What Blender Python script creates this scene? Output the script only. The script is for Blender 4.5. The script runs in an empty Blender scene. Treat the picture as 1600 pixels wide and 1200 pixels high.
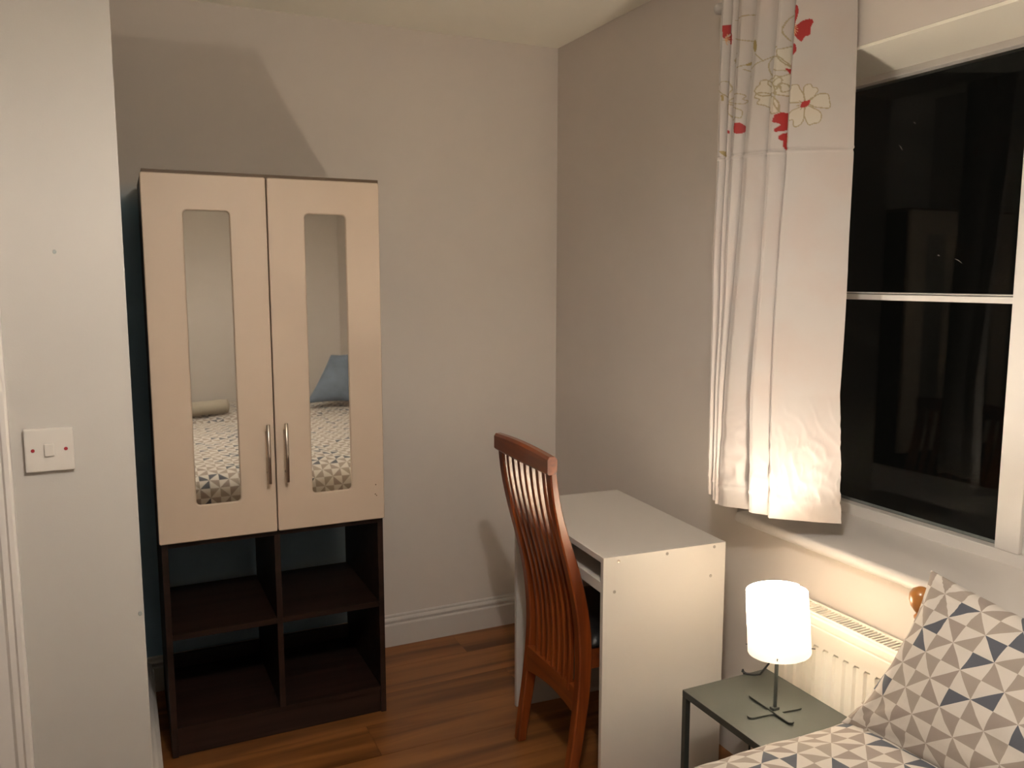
import bpy, bmesh, math, random
import numpy as np
from mathutils import Vector, Matrix, noise

# ------------------------------------------------------------------ camera, world, lights, exposure
scene = bpy.context.scene
C = scene.collection
R = math.radians
cam_d = bpy.data.cameras.new('camera')
cam_d.sensor_width = 36.0
cam_d.lens = 29.41
cam_d.clip_start = 0.02
cam = bpy.data.objects.new('camera', cam_d)
C.objects.link(cam)
cam.location = (0, 0, 1.5)
cam.rotation_euler = (R(90 - 7.19), 0, R(-25.21))
scene.camera = cam

world = bpy.data.worlds.new('night_sky')
scene.world = world
world.use_nodes = True
world.node_tree.nodes['Background'].inputs[0].default_value = (0.010, 0.009, 0.007, 1)
world.node_tree.nodes['Background'].inputs[1].default_value = 0.06

def point_light(name, loc, watts, radius, col):
    d = bpy.data.lights.new(name, 'POINT')
    d.energy = watts
    d.shadow_soft_size = radius
    d.color = col
    o = bpy.data.objects.new(name, d)
    C.objects.link(o)
    o.location = loc
    return o
LAMP = (1.425, 1.495)                       # bedside lamp, foot at z 0.43
LAMP_BULB = (LAMP[0] + 0.003, LAMP[1] + 0.001, 0.692)
PEND = (0.42, 0.62, 2.13)                   # ceiling pendant bulb
point_light('bedside_bulb_light', LAMP_BULB, 4.3, 0.016, (1.0, 0.88, 0.72))
point_light('pendant_bulb_light', PEND, 8.5, 0.03, (1.0, 0.92, 0.83))

vs = scene.view_settings
vs.view_transform = 'Standard'
vs.look = 'None'
vs.gamma = 1.0
vs.use_curve_mapping = False
vs.exposure = 2.0
scene.cycles.use_denoising = True
scene.cycles.max_bounces = 10
scene.cycles.diffuse_bounces = 6
scene.cycles.sample_clamp_indirect = 6.0
scene.cycles.caustics_reflective = False
scene.cycles.caustics_refractive = False

# ------------------------------------------------------------------ helpers
def lin(r, g, b):
    f = lambda c: (c / 255) / 12.92 if c / 255 <= 0.04045 else ((c / 255 + 0.055) / 1.055) ** 2.4
    return (f(r), f(g), f(b), 1)

def principled(name):
    m = bpy.data.materials.new(name)
    m.use_nodes = True
    nt = m.node_tree
    return m, nt, nt.nodes['Principled BSDF']

def N(nt, typ, **kw):
    n = nt.nodes.new(typ)
    for k, v in kw.items():
        setattr(n, k, v)
    return n

def mat(name, col, rough=0.5, metal=0.0, vary=0.04, scale=6.0, bump=0.0, bscale=200.0, spec=0.5, coat=0.0):
    m, nt, b = principled(name)
    b.inputs['Roughness'].default_value = rough
    b.inputs['Metallic'].default_value = metal
    b.inputs['Specular IOR Level'].default_value = spec
    b.inputs['Coat Weight'].default_value = coat
    tc = N(nt, 'ShaderNodeTexCoord')
    no = N(nt, 'ShaderNodeTexNoise')
    no.inputs['Scale'].default_value = scale
    no.inputs['Detail'].default_value = 4
    nt.links.new(tc.outputs['Object'], no.inputs['Vector'])
    r = N(nt, 'ShaderNodeValToRGB')
    r.color_ramp.elements[0].position = 0.3
    r.color_ramp.elements[1].position = 0.7
    r.color_ramp.elements[0].color = tuple(c * (1 - vary) for c in col[:3]) + (1,)
    r.color_ramp.elements[1].color = tuple(min(1, c * (1 + vary)) for c in col[:3]) + (1,)
    nt.links.new(no.outputs['Fac'], r.inputs[0])
    nt.links.new(r.outputs[0], b.inputs['Base Color'])
    if bump > 0:
        n2 = N(nt, 'ShaderNodeTexNoise')
        n2.inputs['Scale'].default_value = bscale
        nt.links.new(tc.outputs['Object'], n2.inputs['Vector'])
        bp = N(nt, 'ShaderNodeBump')
        bp.inputs['Strength'].default_value = bump
        bp.inputs['Distance'].default_value = 0.002
        nt.links.new(n2.outputs['Fac'], bp.inputs['Height'])
        nt.links.new(bp.outputs[0], b.inputs['Normal'])
    return m

def wood(name, dark, light, rough, axis='X', scale=1.0, spec=0.5, coat=0.0):
    """long-grained wood, grain running along the given object axis"""
    m, nt, b = principled(name)
    b.inputs['Roughness'].default_value = rough
    b.inputs['Specular IOR Level'].default_value = spec
    b.inputs['Coat Weight'].default_value = coat
    b.inputs['Coat Roughness'].default_value = 0.2
    tc = N(nt, 'ShaderNodeTexCoord')
    oi = N(nt, 'ShaderNodeObjectInfo')
    ad = N(nt, 'ShaderNodeVectorMath', operation='ADD')
    mu = N(nt, 'ShaderNodeVectorMath', operation='MULTIPLY')
    sc = {'X': (1.6, 26, 26), 'Y': (26, 1.6, 26), 'Z': (26, 26, 1.6)}[axis]
    mu.inputs[1].default_value = tuple(s * scale for s in sc)
    cm = N(nt, 'ShaderNodeVectorMath', operation='SCALE')
    cm.inputs[3].default_value = 37.0
    nt.links.new(tc.outputs['Object'], mu.inputs[0])
    comb = N(nt, 'ShaderNodeCombineXYZ')
    for i in range(3):
        nt.links.new(oi.outputs['Random'], comb.inputs[i])
    nt.links.new(comb.outputs[0], cm.inputs[0])
    nt.links.new(mu.outputs[0], ad.inputs[0])
    nt.links.new(cm.outputs[0], ad.inputs[1])
    no = N(nt, 'ShaderNodeTexNoise')
    no.inputs['Scale'].default_value = 1.0
    no.inputs['Detail'].default_value = 6
    no.inputs['Distortion'].default_value = 0.8
    nt.links.new(ad.outputs[0], no.inputs['Vector'])
    r = N(nt, 'ShaderNodeValToRGB')
    r.color_ramp.elements[0].position = 0.34
    r.color_ramp.elements[1].position = 0.66
    r.color_ramp.elements[0].color = dark
    r.color_ramp.elements[1].color = light
    nt.links.new(no.outputs['Fac'], r.inputs[0])
    hv = N(nt, 'ShaderNodeHueSaturation')
    mr = N(nt, 'ShaderNodeMapRange')
    mr.inputs['To Min'].default_value = 0.88
    mr.inputs['To Max'].default_value = 1.12
    nt.links.new(oi.outputs['Random'], mr.inputs['Value'])
    nt.links.new(mr.outputs[0], hv.inputs['Value'])
    nt.links.new(r.outputs[0], hv.inputs['Color'])
    nt.links.new(hv.outputs[0], b.inputs['Base Color'])
    return m

def obj(name, bm, material=None, parent=None, smooth=False, loc=None):
    me = bpy.data.meshes.new(name)
    bmesh.ops.recalc_face_normals(bm, faces=bm.faces[:])
    bm.to_mesh(me)
    bm.free()
    o = bpy.data.objects.new(name, me)
    C.objects.link(o)
    for m in (material if isinstance(material, (list, tuple)) else [material]):
        if m: me.materials.append(m)
    if smooth:
        for p in me.polygons: p.use_smooth = True
    if parent:
        o.parent = parent
    if loc: o.location = loc
    return o

def thing(name, label, cat, loc=(0, 0, 0), rotz=0, group=None):
    o = bpy.data.objects.new(name, None)
    o.empty_display_size = 0.05
    C.objects.link(o)
    o.location = loc
    o.rotation_euler = (0, 0, rotz)
    o['label'] = label
    o['category'] = cat
    if group: o['group'] = group
    return o

def tag(o, label=None, cat=None, kind=None, group=None):
    if label: o['label'] = label
    if cat: o['category'] = cat
    if kind: o['kind'] = kind
    if group: o['group'] = group
    return o

def box(bm, x0, x1, y0, y1, z0, z1, bev=0.0, mi=0):
    M = Matrix.Translation(((x0 + x1) / 2, (y0 + y1) / 2, (z0 + z1) / 2)) @ Matrix.Diagonal((abs(x1 - x0), abs(y1 - y0), abs(z1 - z0), 1))
    r = bmesh.ops.create_cube(bm, size=1, matrix=M)
    fs = set(f for v in r['verts'] for f in v.link_faces)
    for f in fs: f.material_index = mi
    if bev > 0:
        es = list(set(e for v in r['verts'] for e in v.link_edges))
        rb = bmesh.ops.bevel(bm, geom=es, offset=bev, segments=2, affect='EDGES', profile=0.7)
        for f in rb['faces']: f.material_index = mi
    return bm

def B(*a, **k):
    return box(bmesh.new(), *a, **k)

def tube(bm, pts, rad, seg=10, caps=True, flat=1.0):
    """round tube through points; rad is a number or one per point"""
    pts = [Vector(p) for p in pts]
    if not hasattr(rad, '__len__'): rad = [rad] * len(pts)
    rings = []
    prev = None
    for i, p in enumerate(pts):
        t = (pts[min(i + 1, len(pts) - 1)] - pts[max(i - 1, 0)]).normalized()
        if prev is None:
            a = Vector((0, 0, 1)) if abs(t.z) < 0.9 else Vector((1, 0, 0))
            u = t.cross(a).normalized()
        else:
            u = (prev - t * prev.dot(t)).normalized()
        prev = u
        v = t.cross(u)
        rings.append([bm.verts.new(p + (u * math.cos(2 * math.pi * k / seg) + v * math.sin(2 * math.pi * k / seg) * flat) * rad[i]) for k in range(seg)])
    for a, b in zip(rings, rings[1:]):
        for k in range(seg):
            bm.faces.new((a[k], a[(k + 1) % seg], b[(k + 1) % seg], b[k]))
    if caps:
        bm.faces.new(rings[0][::-1])
        bm.faces.new(rings[-1])
    return bm

def lathe(bm, prof, seg=32, c=(0, 0, 0), cap=True):
    rings = []
    for r, z in prof:
        rings.append([bm.verts.new((c[0] + r * math.cos(2 * math.pi * k / seg), c[1] + r * math.sin(2 * math.pi * k / seg), c[2] + z)) for k in range(seg)])
    for a, b in zip(rings, rings[1:]):
        for k in range(seg):
            bm.faces.new((a[k], a[(k + 1) % seg], b[(k + 1) % seg], b[k]))
    if cap:
        bm.faces.new(rings[0][::-1])
        bm.faces.new(rings[-1])
    return bm

def prism(bm, poly, axis, a, b, bev=0.0):
    """extrude a closed 2-D outline between a and b along an axis (X: outline is y,z; Y: x,z; Z: x,y)"""
    def P(u, v, w):
        return {'X': (w, u, v), 'Y': (u, w, v), 'Z': (u, v, w)}[axis]
    A = [bm.verts.new(P(u, v, a)) for u, v in poly]
    Bv = [bm.verts.new(P(u, v, b)) for u, v in poly]
    n = len(poly)
    bm.faces.new(A); bm.faces.new(Bv[::-1])
    for i in range(n):
        bm.faces.new((A[i], Bv[i], Bv[(i + 1) % n], A[(i + 1) % n]))
    return bm

def smoothstep(a, b, x):
    t = min(1, max(0, (x - a) / (b - a)))
    return t * t * (3 - 2 * t)

def interp(x, xs, ys):
    return float(np.interp(x, xs, ys))

# ------------------------------------------------------------------ materials
def wall_material(name, col, blue=False):
    m, nt, b = principled(name)
    b.inputs['Roughness'].default_value = 0.75
    b.inputs['Specular IOR Level'].default_value = 0.25
    tc = N(nt, 'ShaderNodeTexCoord')
    no = N(nt, 'ShaderNodeTexNoise')
    no.inputs['Scale'].default_value = 1.4
    no.inputs['Detail'].default_value = 5
    nt.links.new(tc.outputs['Object'], no.inputs['Vector'])
    r = N(nt, 'ShaderNodeValToRGB')
    r.color_ramp.elements[0].position = 0.35
    r.color_ramp.elements[1].position = 0.65
    r.color_ramp.elements[0].color = tuple(c * 0.975 for c in col[:3]) + (1,)
    r.color_ramp.elements[1].color = tuple(c * 1.02 for c in col[:3]) + (1,)
    nt.links.new(no.outputs['Fac'], r.inputs[0])
    out = r.outputs[0]
    if blue:   # an older coat of blue paint left where the wardrobe stands
        sp = N(nt, 'ShaderNodeSeparateXYZ')
        nt.links.new(tc.outputs['Object'], sp.inputs[0])
        n3 = N(nt, 'ShaderNodeTexNoise')
        n3.inputs['Scale'].default_value = 18
        nt.links.new(tc.outputs['Object'], n3.inputs['Vector'])
        def edge(src, lo, hi, amt):
            a = N(nt, 'ShaderNodeMath', operation='MULTIPLY_ADD')
            a.inputs[1].default_value = amt
            nt.links.new(n3.outputs['Fac'], a.inputs[0])
            nt.links.new(src, a.inputs[2])
            mr = N(nt, 'ShaderNodeMapRange')
            mr.interpolation_type = 'SMOOTHSTEP'
            mr.inputs['From Min'].default_value = lo
            mr.inputs['From Max'].default_value = hi
            mr.inputs['To Min'].default_value = 1
            mr.inputs['To Max'].default_value = 0
            nt.links.new(a.outputs[0], mr.inputs['Value'])
            return mr.outputs[0]
        e1 = edge(sp.outputs[2], 1.74, 1.86, 0.03)
        e2 = edge(sp.outputs[0], 0.80, 0.83, 0.02)
        mm = N(nt, 'ShaderNodeMath', operation='MULTIPLY')
        nt.links.new(e1, mm.inputs[0]); nt.links.new(e2, mm.inputs[1])
        mx = N(nt, 'ShaderNodeMix', data_type='RGBA')
        nt.links.new(mm.outputs[0], mx.inputs['Factor'])
        nt.links.new(out, mx.inputs[6])
        mx.inputs[7].default_value = BLUE
        out = mx.outputs[2]
    nt.links.new(out, b.inputs['Base Color'])
    n2 = N(nt, 'ShaderNodeTexNoise')
    n2.inputs['Scale'].default_value = 260
    nt.links.new(tc.outputs['Object'], n2.inputs['Vector'])
    bp = N(nt, 'ShaderNodeBump')
    bp.inputs['Strength'].default_value = 0.12
    bp.inputs['Distance'].default_value = 0.001
    nt.links.new(n2.outputs['Fac'], bp.inputs['Height'])
    nt.links.new(bp.outputs[0], b.inputs['Normal'])
    return m

BLUE = (0.36, 0.54, 0.70, 1)
M_wall = wall_material('wall_paint', (0.70, 0.645, 0.60, 1))
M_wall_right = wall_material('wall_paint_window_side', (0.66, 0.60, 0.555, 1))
M_wall_back = wall_material('wall_paint_with_blue', (0.70, 0.645, 0.60, 1), blue=True)
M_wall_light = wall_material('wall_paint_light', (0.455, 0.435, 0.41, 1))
M_ceil = wall_material('ceiling_paint', (0.90, 0.87, 0.77, 1))
M_trim = mat('trim_gloss', (0.62, 0.585, 0.56, 1), rough=0.35, vary=0.02)
M_upvc = mat('window_frame_white', (0.70, 0.67, 0.64, 1), rough=0.35, vary=0.03)
M_dirt = mat('dark_gap', (0.05, 0.045, 0.04, 1), rough=0.8)
M_floor = wood('laminate', (0.112, 0.037, 0.009, 1), (0.32, 0.128, 0.036, 1), 0.36, 'X', 0.5, spec=0.5)
M_door = mat('cream_door', (0.60, 0.485, 0.385, 1), rough=0.42, vary=0.02, scale=3)
M_carcass = wood('dark_brown_carcass', (0.012, 0.006, 0.004, 1), (0.030, 0.014, 0.010, 1), 0.45, 'X', 1.0, spec=0.35)
M_steel = mat('brushed_steel', (0.52, 0.46, 0.40, 1), rough=0.3, metal=1.0, vary=0.05, scale=60)
M_desk = mat('white_laminate', (0.62, 0.585, 0.55, 1), rough=0.42, vary=0.012, scale=3)
M_desk_edge = mat('desk_edging', (0.50, 0.48, 0.455, 1), rough=0.5)
M_cap = mat('cam_cover_grey', (0.36, 0.33, 0.30, 1), rough=0.5)
M_chair = wood('chair_wood', (0.13, 0.024, 0.005, 1), (0.29, 0.064, 0.011, 1), 0.30, 'Z', 1.0, spec=0.7, coat=0.7)
M_chair_h = wood('chair_wood_cross', (0.13, 0.024, 0.005, 1), (0.29, 0.064, 0.011, 1), 0.30, 'Y', 1.0, spec=0.7, coat=0.5)
M_leather = mat('black_leatherette', (0.012, 0.012, 0.013, 1), rough=0.38, bump=0.3, bscale=300)
M_metal = mat('dark_painted_metal', (0.045, 0.050, 0.045, 1), rough=0.42, vary=0.05, spec=0.5)
M_table = mat('table_metal_top', (0.065, 0.070, 0.060, 1), rough=0.40, vary=0.05, bump=0.15, bscale=500)
M_cable = mat('cable_black', (0.03, 0.03, 0.03, 1), rough=0.5)
M_rad = mat('radiator_enamel', (0.80, 0.76, 0.68, 1), rough=0.32, vary=0.015)
M_bedwood = wood('bed_pine', (0.36, 0.13, 0.025, 1), (0.55, 0.24, 0.06, 1), 0.28, 'Z', 1.0, coat=0.4)
M_switch = mat('switch_plastic', (0.56, 0.53, 0.495, 1), rough=0.3, vary=0.01)
M_red = mat('red_screw', (0.30, 0.02, 0.03, 1), rough=0.4)
M_matt = mat('mattress_ticking', (0.7, 0.68, 0.64, 1), rough=0.8)
M_towel = mat('towel_beige', (0.42, 0.37, 0.30, 1), rough=0.95, bump=0.6, bscale=400)
M_cushion = mat('velvet_blue_grey', (0.16, 0.20, 0.26, 1), rough=0.8, vary=0.15, scale=12)

def mirror_mat():
    m, nt, b = principled('mirror_silver')
    b.inputs['Base Color'].default_value = (0.86, 0.86, 0.82, 1)
    b.inputs['Metallic'].default_value = 1
    b.inputs['Roughness'].default_value = 0.02
    return m
M_mirror = mirror_mat()

def glass_mat():
    m = bpy.data.materials.new('window_glass')
    m.use_nodes = True
    nt = m.node_tree
    nt.nodes.clear()
    out = N(nt, 'ShaderNodeOutputMaterial')
    tr = N(nt, 'ShaderNodeBsdfTransparent')
    tr.inputs[0].default_value = (0.9, 0.93, 0.92, 1)
    gl = N(nt, 'ShaderNodeBsdfGlossy')
    gl.inputs['Roughness'].default_value = 0.015
    fr = N(nt, 'ShaderNodeFresnel')
    fr.inputs[0].default_value = 1.24
    mx = N(nt, 'ShaderNodeMixShader')
    nt.links.new(fr.outputs[0], mx.inputs[0])
    nt.links.new(tr.outputs[0], mx.inputs[1])
    nt.links.new(gl.outputs[0], mx.inputs[2])
    nt.links.new(mx.outputs[0], out.inputs[0])
    return m
M_glass = glass_mat()

def shade_mat(name, glow, gcol=(1, 0.84, 0.66, 1)):
    m = bpy.data.materials.new(name)
    m.use_nodes = True
    nt = m.node_tree
    nt.nodes.clear()
    out = N(nt, 'ShaderNodeOutputMaterial')
    d = N(nt, 'ShaderNodeBsdfDiffuse'); d.inputs[0].default_value = (0.92, 0.88, 0.82, 1)
    t = N(nt, 'ShaderNodeBsdfTranslucent'); t.inputs[0].default_value = (0.50, 0.455, 0.385, 1)
    mx = N(nt, 'ShaderNodeMixShader'); mx.inputs[0].default_value = 0.45
    e = N(nt, 'ShaderNodeEmission'); e.inputs[0].default_value = gcol; e.inputs[1].default_value = glow
    ad = N(nt, 'ShaderNodeAddShader')
    nt.links.new(d.outputs[0], mx.inputs[1]); nt.links.new(t.outputs[0], mx.inputs[2])
    nt.links.new(mx.outputs[0], ad.inputs[0]); nt.links.new(e.outputs[0], ad.inputs[1])
    nt.links.new(ad.outputs[0], out.inputs[0])
    return m
SHADE_GLOW = 0.08
M_shade = shade_mat('lamp_shade_plastic', SHADE_GLOW)
M_shade_fab = shade_mat('pendant_shade_paper', 5.0, (1.0, 0.92, 0.82, 1))

def bulb_mat():
    m = bpy.data.materials.new('bulb_glow')
    m.use_nodes = True
    nt = m.node_tree
    nt.nodes.clear()
    out = N(nt, 'ShaderNodeOutputMaterial')
    e = N(nt, 'ShaderNodeEmission'); e.inputs[0].default_value = (1, 0.85, 0.65, 1); e.inputs[1].default_value = 4
    nt.links.new(e.outputs[0], out.inputs[0])
    return m
M_bulb = bulb_mat()

def patch_fabric(name, cell=1.0):
    """printed cotton: squares cut by diagonals into pale, taupe and slate triangles (UV in cells)"""
    m, nt, b = principled(name)
    b.inputs['Roughness'].default_value = 0.85
    b.inputs['Specular IOR Level'].default_value = 0.2
    b.inputs['Sheen Weight'].default_value = 0.1
    uv = N(nt, 'ShaderNodeUVMap'); uv.uv_map = 'UVMap'
    sp = N(nt, 'ShaderNodeSeparateXYZ')
    nt.links.new(uv.outputs[0], sp.inputs[0])
    def M(op, a, b_=None, c=None):
        n = N(nt, 'ShaderNodeMath', operation=op)
        for i, v in enumerate((a, b_, c)):
            if v is None: continue
            if isinstance(v, (int, float)): n.inputs[i].default_value = v
            else: nt.links.new(v, n.inputs[i])
        return n.outputs[0]
    fl = [M('FLOOR', sp.outputs[i]) for i in (0, 1)]
    pp = [M('PINGPONG', sp.outputs[i], 1.0) for i in (0, 1)]     # mirrored local coordinate
    tri = M('GREATER_THAN', pp[0], pp[1])
    par = M('FLOORED_MODULO', M('ADD', fl[0], fl[1]), 2.0)
    colr = M('ABSOLUTE', M('SUBTRACT', tri, par))                # xor
    cb = N(nt, 'ShaderNodeCombineXYZ')
    nt.links.new(fl[0], cb.inputs[0]); nt.links.new(fl[1], cb.inputs[1])
    wn = N(nt, 'ShaderNodeTexWhiteNoise', noise_dimensions='3D')
    nt.links.new(cb.outputs[0], wn.inputs['Vector'])
    dark = M('LESS_THAN', wn.outputs['Value'], 0.23)
    wn2 = N(nt, 'ShaderNodeTexWhiteNoise', noise_dimensions='3D')
    cb2 = N(nt, 'ShaderNodeVectorMath', operation='ADD'); cb2.inputs[1].default_value = (17.3, 5.1, 2.2)
    nt.links.new(cb.outputs[0], cb2.inputs[0]); nt.links.new(cb2.outputs[0], wn2.inputs['Vector'])
    def mix(f, a, c):
        n = N(nt, 'ShaderNodeMix', data_type='RGBA')
        nt.links.new(f, n.inputs['Factor'])
        for i, v in ((6, a), (7, c)):
            if isinstance(v, tuple): n.inputs[i].default_value = v
            else: nt.links.new(v, n.inputs[i])
        return n.outputs[2]
    taupe = mix(wn2.outputs['Value'], (0.32, 0.265, 0.235, 1), (0.36, 0.31, 0.265, 1))
    cc = mix(dark, taupe, (0.105, 0.112, 0.135, 1))
    c = mix(colr, (0.60, 0.555, 0.51, 1), cc)
    nt.links.new(c, b.inputs['Base Color'])
    tc = N(nt, 'ShaderNodeTexCoord')
    no = N(nt, 'ShaderNodeTexNoise'); no.inputs['Scale'].default_value = 16; no.inputs['Detail'].default_value = 3
    nt.links.new(tc.outputs['Object'], no.inputs['Vector'])
    bp = N(nt, 'ShaderNodeBump'); bp.inputs['Strength'].default_value = 0.35; bp.inputs['Distance'].default_value = 0.01
    nt.links.new(no.outputs['Fac'], bp.inputs['Height'])
    nt.links.new(bp.outputs[0], b.inputs['Normal'])
    return m
M_patch = patch_fabric('geometric_triangle_cotton')

def curtain_mat():
    m = bpy.data.materials.new('curtain_satin')
    m.use_nodes = True
    nt = m.node_tree
    b = nt.nodes['Principled BSDF']
    out = nt.nodes['Material Output']
    b.inputs['Roughness'].default_value = 0.5
    b.inputs['Specular IOR Level'].default_value = 0.35
    at = N(nt, 'ShaderNodeAttribute'); at.attribute_name = 'print'
    tc = N(nt, 'ShaderNodeTexCoord')
    no = N(nt, 'ShaderNodeTexNoise'); no.inputs['Scale'].default_value = 9; no.inputs['Detail'].default_value = 3
    nt.links.new(tc.outputs['Object'], no.inputs['Vector'])
    r = N(nt, 'ShaderNodeValToRGB')
    r.color_ramp.elements[0].position = 0.4; r.color_ramp.elements[1].position = 0.65
    r.color_ramp.elements[0].color = (1, 1, 1, 1); r.color_ramp.elements[1].color = (1.0, 0.95, 0.93, 1)
    nt.links.new(no.outputs['Fac'], r.inputs[0])
    mx = N(nt, 'ShaderNodeMix', data_type='RGBA', blend_type='MULTIPLY'); mx.inputs['Factor'].default_value = 1
    nt.links.new(at.outputs['Color'], mx.inputs[6]); nt.links.new(r.outputs[0], mx.inputs[7])
    nt.links.new(mx.outputs[2], b.inputs['Base Color'])
    t = N(nt, 'ShaderNodeBsdfTranslucent')
    nt.links.new(mx.outputs[2], t.inputs[0])
    ms = N(nt, 'ShaderNodeMixShader'); ms.inputs[0].default_value = 0.15
    nt.links.new(b.outputs[0], ms.inputs[1]); nt.links.new(t.outputs[0], ms.inputs[2])
    nt.links.new(ms.outputs[0], out.inputs[0])
    return m
M_curtain = curtain_mat()

# ------------------------------------------------------------------ room shell
YB, XR, ZC = 3.187, 1.711, 2.445        # back wall, right wall, ceiling height
XL, YN = -1.35, -1.75
PX, PY = 0.018, 1.85                    # boxed-out wall on the left
ZT = 2.445                              # ceiling

sub = B(XL, XR + 0.3, YN, YB, -0.12, -0.012)
floor = tag(obj('floor', sub, M_dirt), kind='structure')
# laminate planks along X
random.seed(4)
PW, PL = 0.19, 1.28
row = 0
y = YB - 0.004
pm = {}
while y > YN:
    y0 = max(YN, y - PW)
    off = (row * 0.47) % 1.0 * PL
    x = XL - off
    while x < XR:
        a, b_ = max(x, XL), min(x + PL, XR)
        if b_ - a > 0.02 and not (b_ < PX and y0 > PY + 0.01):
            bm = bmesh.new()
            c = ((a + b_) / 2, (y + y0) / 2)
            w, l = (y - y0) / 2 - 0.0004, (b_ - a) / 2 - 0.0004
            box(bm, -l, l, -w, w, -0.012, random.uniform(-0.0003, 0.0))
            o = obj('plank', bm, M_floor, floor, loc=(c[0], c[1], 0))
        x += PL
    y -= PW
    row += 1

tag(obj('ceiling', B(XL - 0.1, XR + 0.35, YN - 0.1, YB + 0.1, ZT, ZT + 0.1), M_ceil), kind='structure')
tag(obj('wall_back', B(XL, XR + 0.35, YB, YB + 0.12, -0.1, ZT), M_wall_back), kind='structure')
tag(obj('wall_near', B(XL - 0.1, XR + 0.35, YN - 0.12, YN, -0.1, ZT), M_wall), kind='structure')
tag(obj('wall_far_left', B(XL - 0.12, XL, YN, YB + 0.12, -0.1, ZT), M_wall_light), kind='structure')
# left partition, with the door in it
bm = bmesh.new()
DX0, DX1, DZ = -1.04, -0.262, 2.0
box(bm, DX1, PX, PY, YB, -0.1, ZT, bev=0.002)
box(bm, XL, DX0, PY, YB, -0.1, ZT)
box(bm, DX0, DX1, PY, PY + 0.12, DZ, ZT)
box(bm, DX0, DX1, PY + 0.12, PY + 0.2, -0.1, ZT)
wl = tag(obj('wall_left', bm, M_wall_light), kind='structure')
for (a, z, s) in ((-0.103, 1.551, 0.0035), (0.0105, 0.804, 0.0045)):
    bm = bmesh.new()
    lathe(bm, [(s, 0), (s * 0.8, 0.0012)], 9)
    for v in bm.verts: v.co = Vector((v.co.x + a, PY - v.co.z, v.co.y * 1.2 + z))
    obj('paint_chip', bm, mat('paint_chip_grey', (0.30, 0.33, 0.32, 1), 0.8), wl)
# door with architrave
dr = tag(obj('door_1', B(DX0 + 0.004, DX1 - 0.004, PY + 0.03, PY + 0.07, 0.004, DZ - 0.004), M_trim), kind='structure')
for z0, z1 in ((0.15, 0.9), (1.05, 1.85)):
    for x0, x1 in ((DX0 + 0.1, (DX0 + DX1) / 2 - 0.05), ((DX0 + DX1) / 2 + 0.05, DX1 - 0.1)):
        obj('door_panel', B(x0, x1, PY + 0.022, PY + 0.032, z0, z1, bev=0.006), M_trim, dr)
bm = bmesh.new(); tube(bm, [(DX1 - 0.06, PY + 0.03, 1.0), (DX1 - 0.06, PY - 0.03, 1.0), (DX1 - 0.17, PY - 0.032, 1.0)], 0.009)
obj('door_handle', bm, M_steel, dr, smooth=True)
def architrave(name, xa, xb):      # moulded profile in plan, outer edge xa, inner edge xb
    bm = bmesh.new()
    s = 1 if xb > xa else -1
    w = abs(xb - xa)
    prof = [(0, 0), (0, 0.014), (0.004, 0.018), (0.012, 0.018), (0.016, 0.014), (0.026, 0.014), (0.032, 0.009), (w - 0.004, 0.008), (w, 0.004), (w, 0)]
    prism(bm, [(xa + s * u, PY - v) for u, v in prof], 'Z', 0, DZ + 0.06)
    return tag(obj(name, bm, M_trim), kind='structure')
architrave('trim_1', -0.200, -0.262)
architrave('trim_2', DX0 - 0.062, DX0)
tag(obj('trim_3', B(DX0 - 0.062, -0.200, PY - 0.016, PY, DZ, DZ + 0.06, bev=0.004), M_trim), kind='structure')

# right wall with the window opening
WY0, WY1, WZ0, WZ1 = 0.10, 1.99, 0.77, 2.075
XF = 1.965                                # inner face of the window frame
bm = bmesh.new()
XO = XR + 0.34
box(bm, XR, XO, YN, YB, -0.1, WZ0)
box(bm, XR, XO, YN, YB, WZ1, ZT)
box(bm, XR, XO, WY1, YB, WZ0, WZ1)
box(bm, XR, XO, YN, WY0, WZ0, WZ1)
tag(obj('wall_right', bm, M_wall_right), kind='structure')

# skirting: moulded section
def skirting(name, p0, p1, nrm):
    bm = bmesh.new()
    prof = [(0, 0), (0.016, 0), (0.016, 0.088), (0.014, 0.092), (0.010, 0.094), (0.010, 0.099), (0.013, 0.103), (0.0135, 0.109), (0.010, 0.115), (0.006, 0.119), (0.006, 0.126), (0.003, 0.131), (0, 0.131)]
    A = [bm.verts.new((p0[0] + nrm[0] * d, p0[1] + nrm[1] * d, z)) for d, z in prof]
    Bv = [bm.verts.new((p1[0] + nrm[0] * d, p1[1] + nrm[1] * d, z)) for d, z in prof]
    n = len(prof)
    for i in range(n):
        bm.faces.new((A[i], Bv[i], Bv[(i + 1) % n], A[(i + 1) % n]))
    bm.faces.new(A); bm.faces.new(Bv[::-1])
    return tag(obj(name, bm, M_trim), kind='structure')
skirting('baseboard_back', (PX, YB), (XR, YB), (0, -1))
skirting('baseboard_right', (XR, YB), (XR, YN), (-1, 0))
skirting('baseboard_left', (PX, PY + 0.001), (PX, YB - 0.017), (2.1, 0))
skirting('baseboard_left_front', (PX, PY), (-0.2, PY), (0, -1))
skirting('baseboard_near', (XL, YN), (XR, YN), (0, 1))

tag(obj('trim_4', B(XR + 0.001, XF, WY0, WY1, WZ1 - 0.008, WZ1 - 0.0005), M_ceil), kind='structure')
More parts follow.
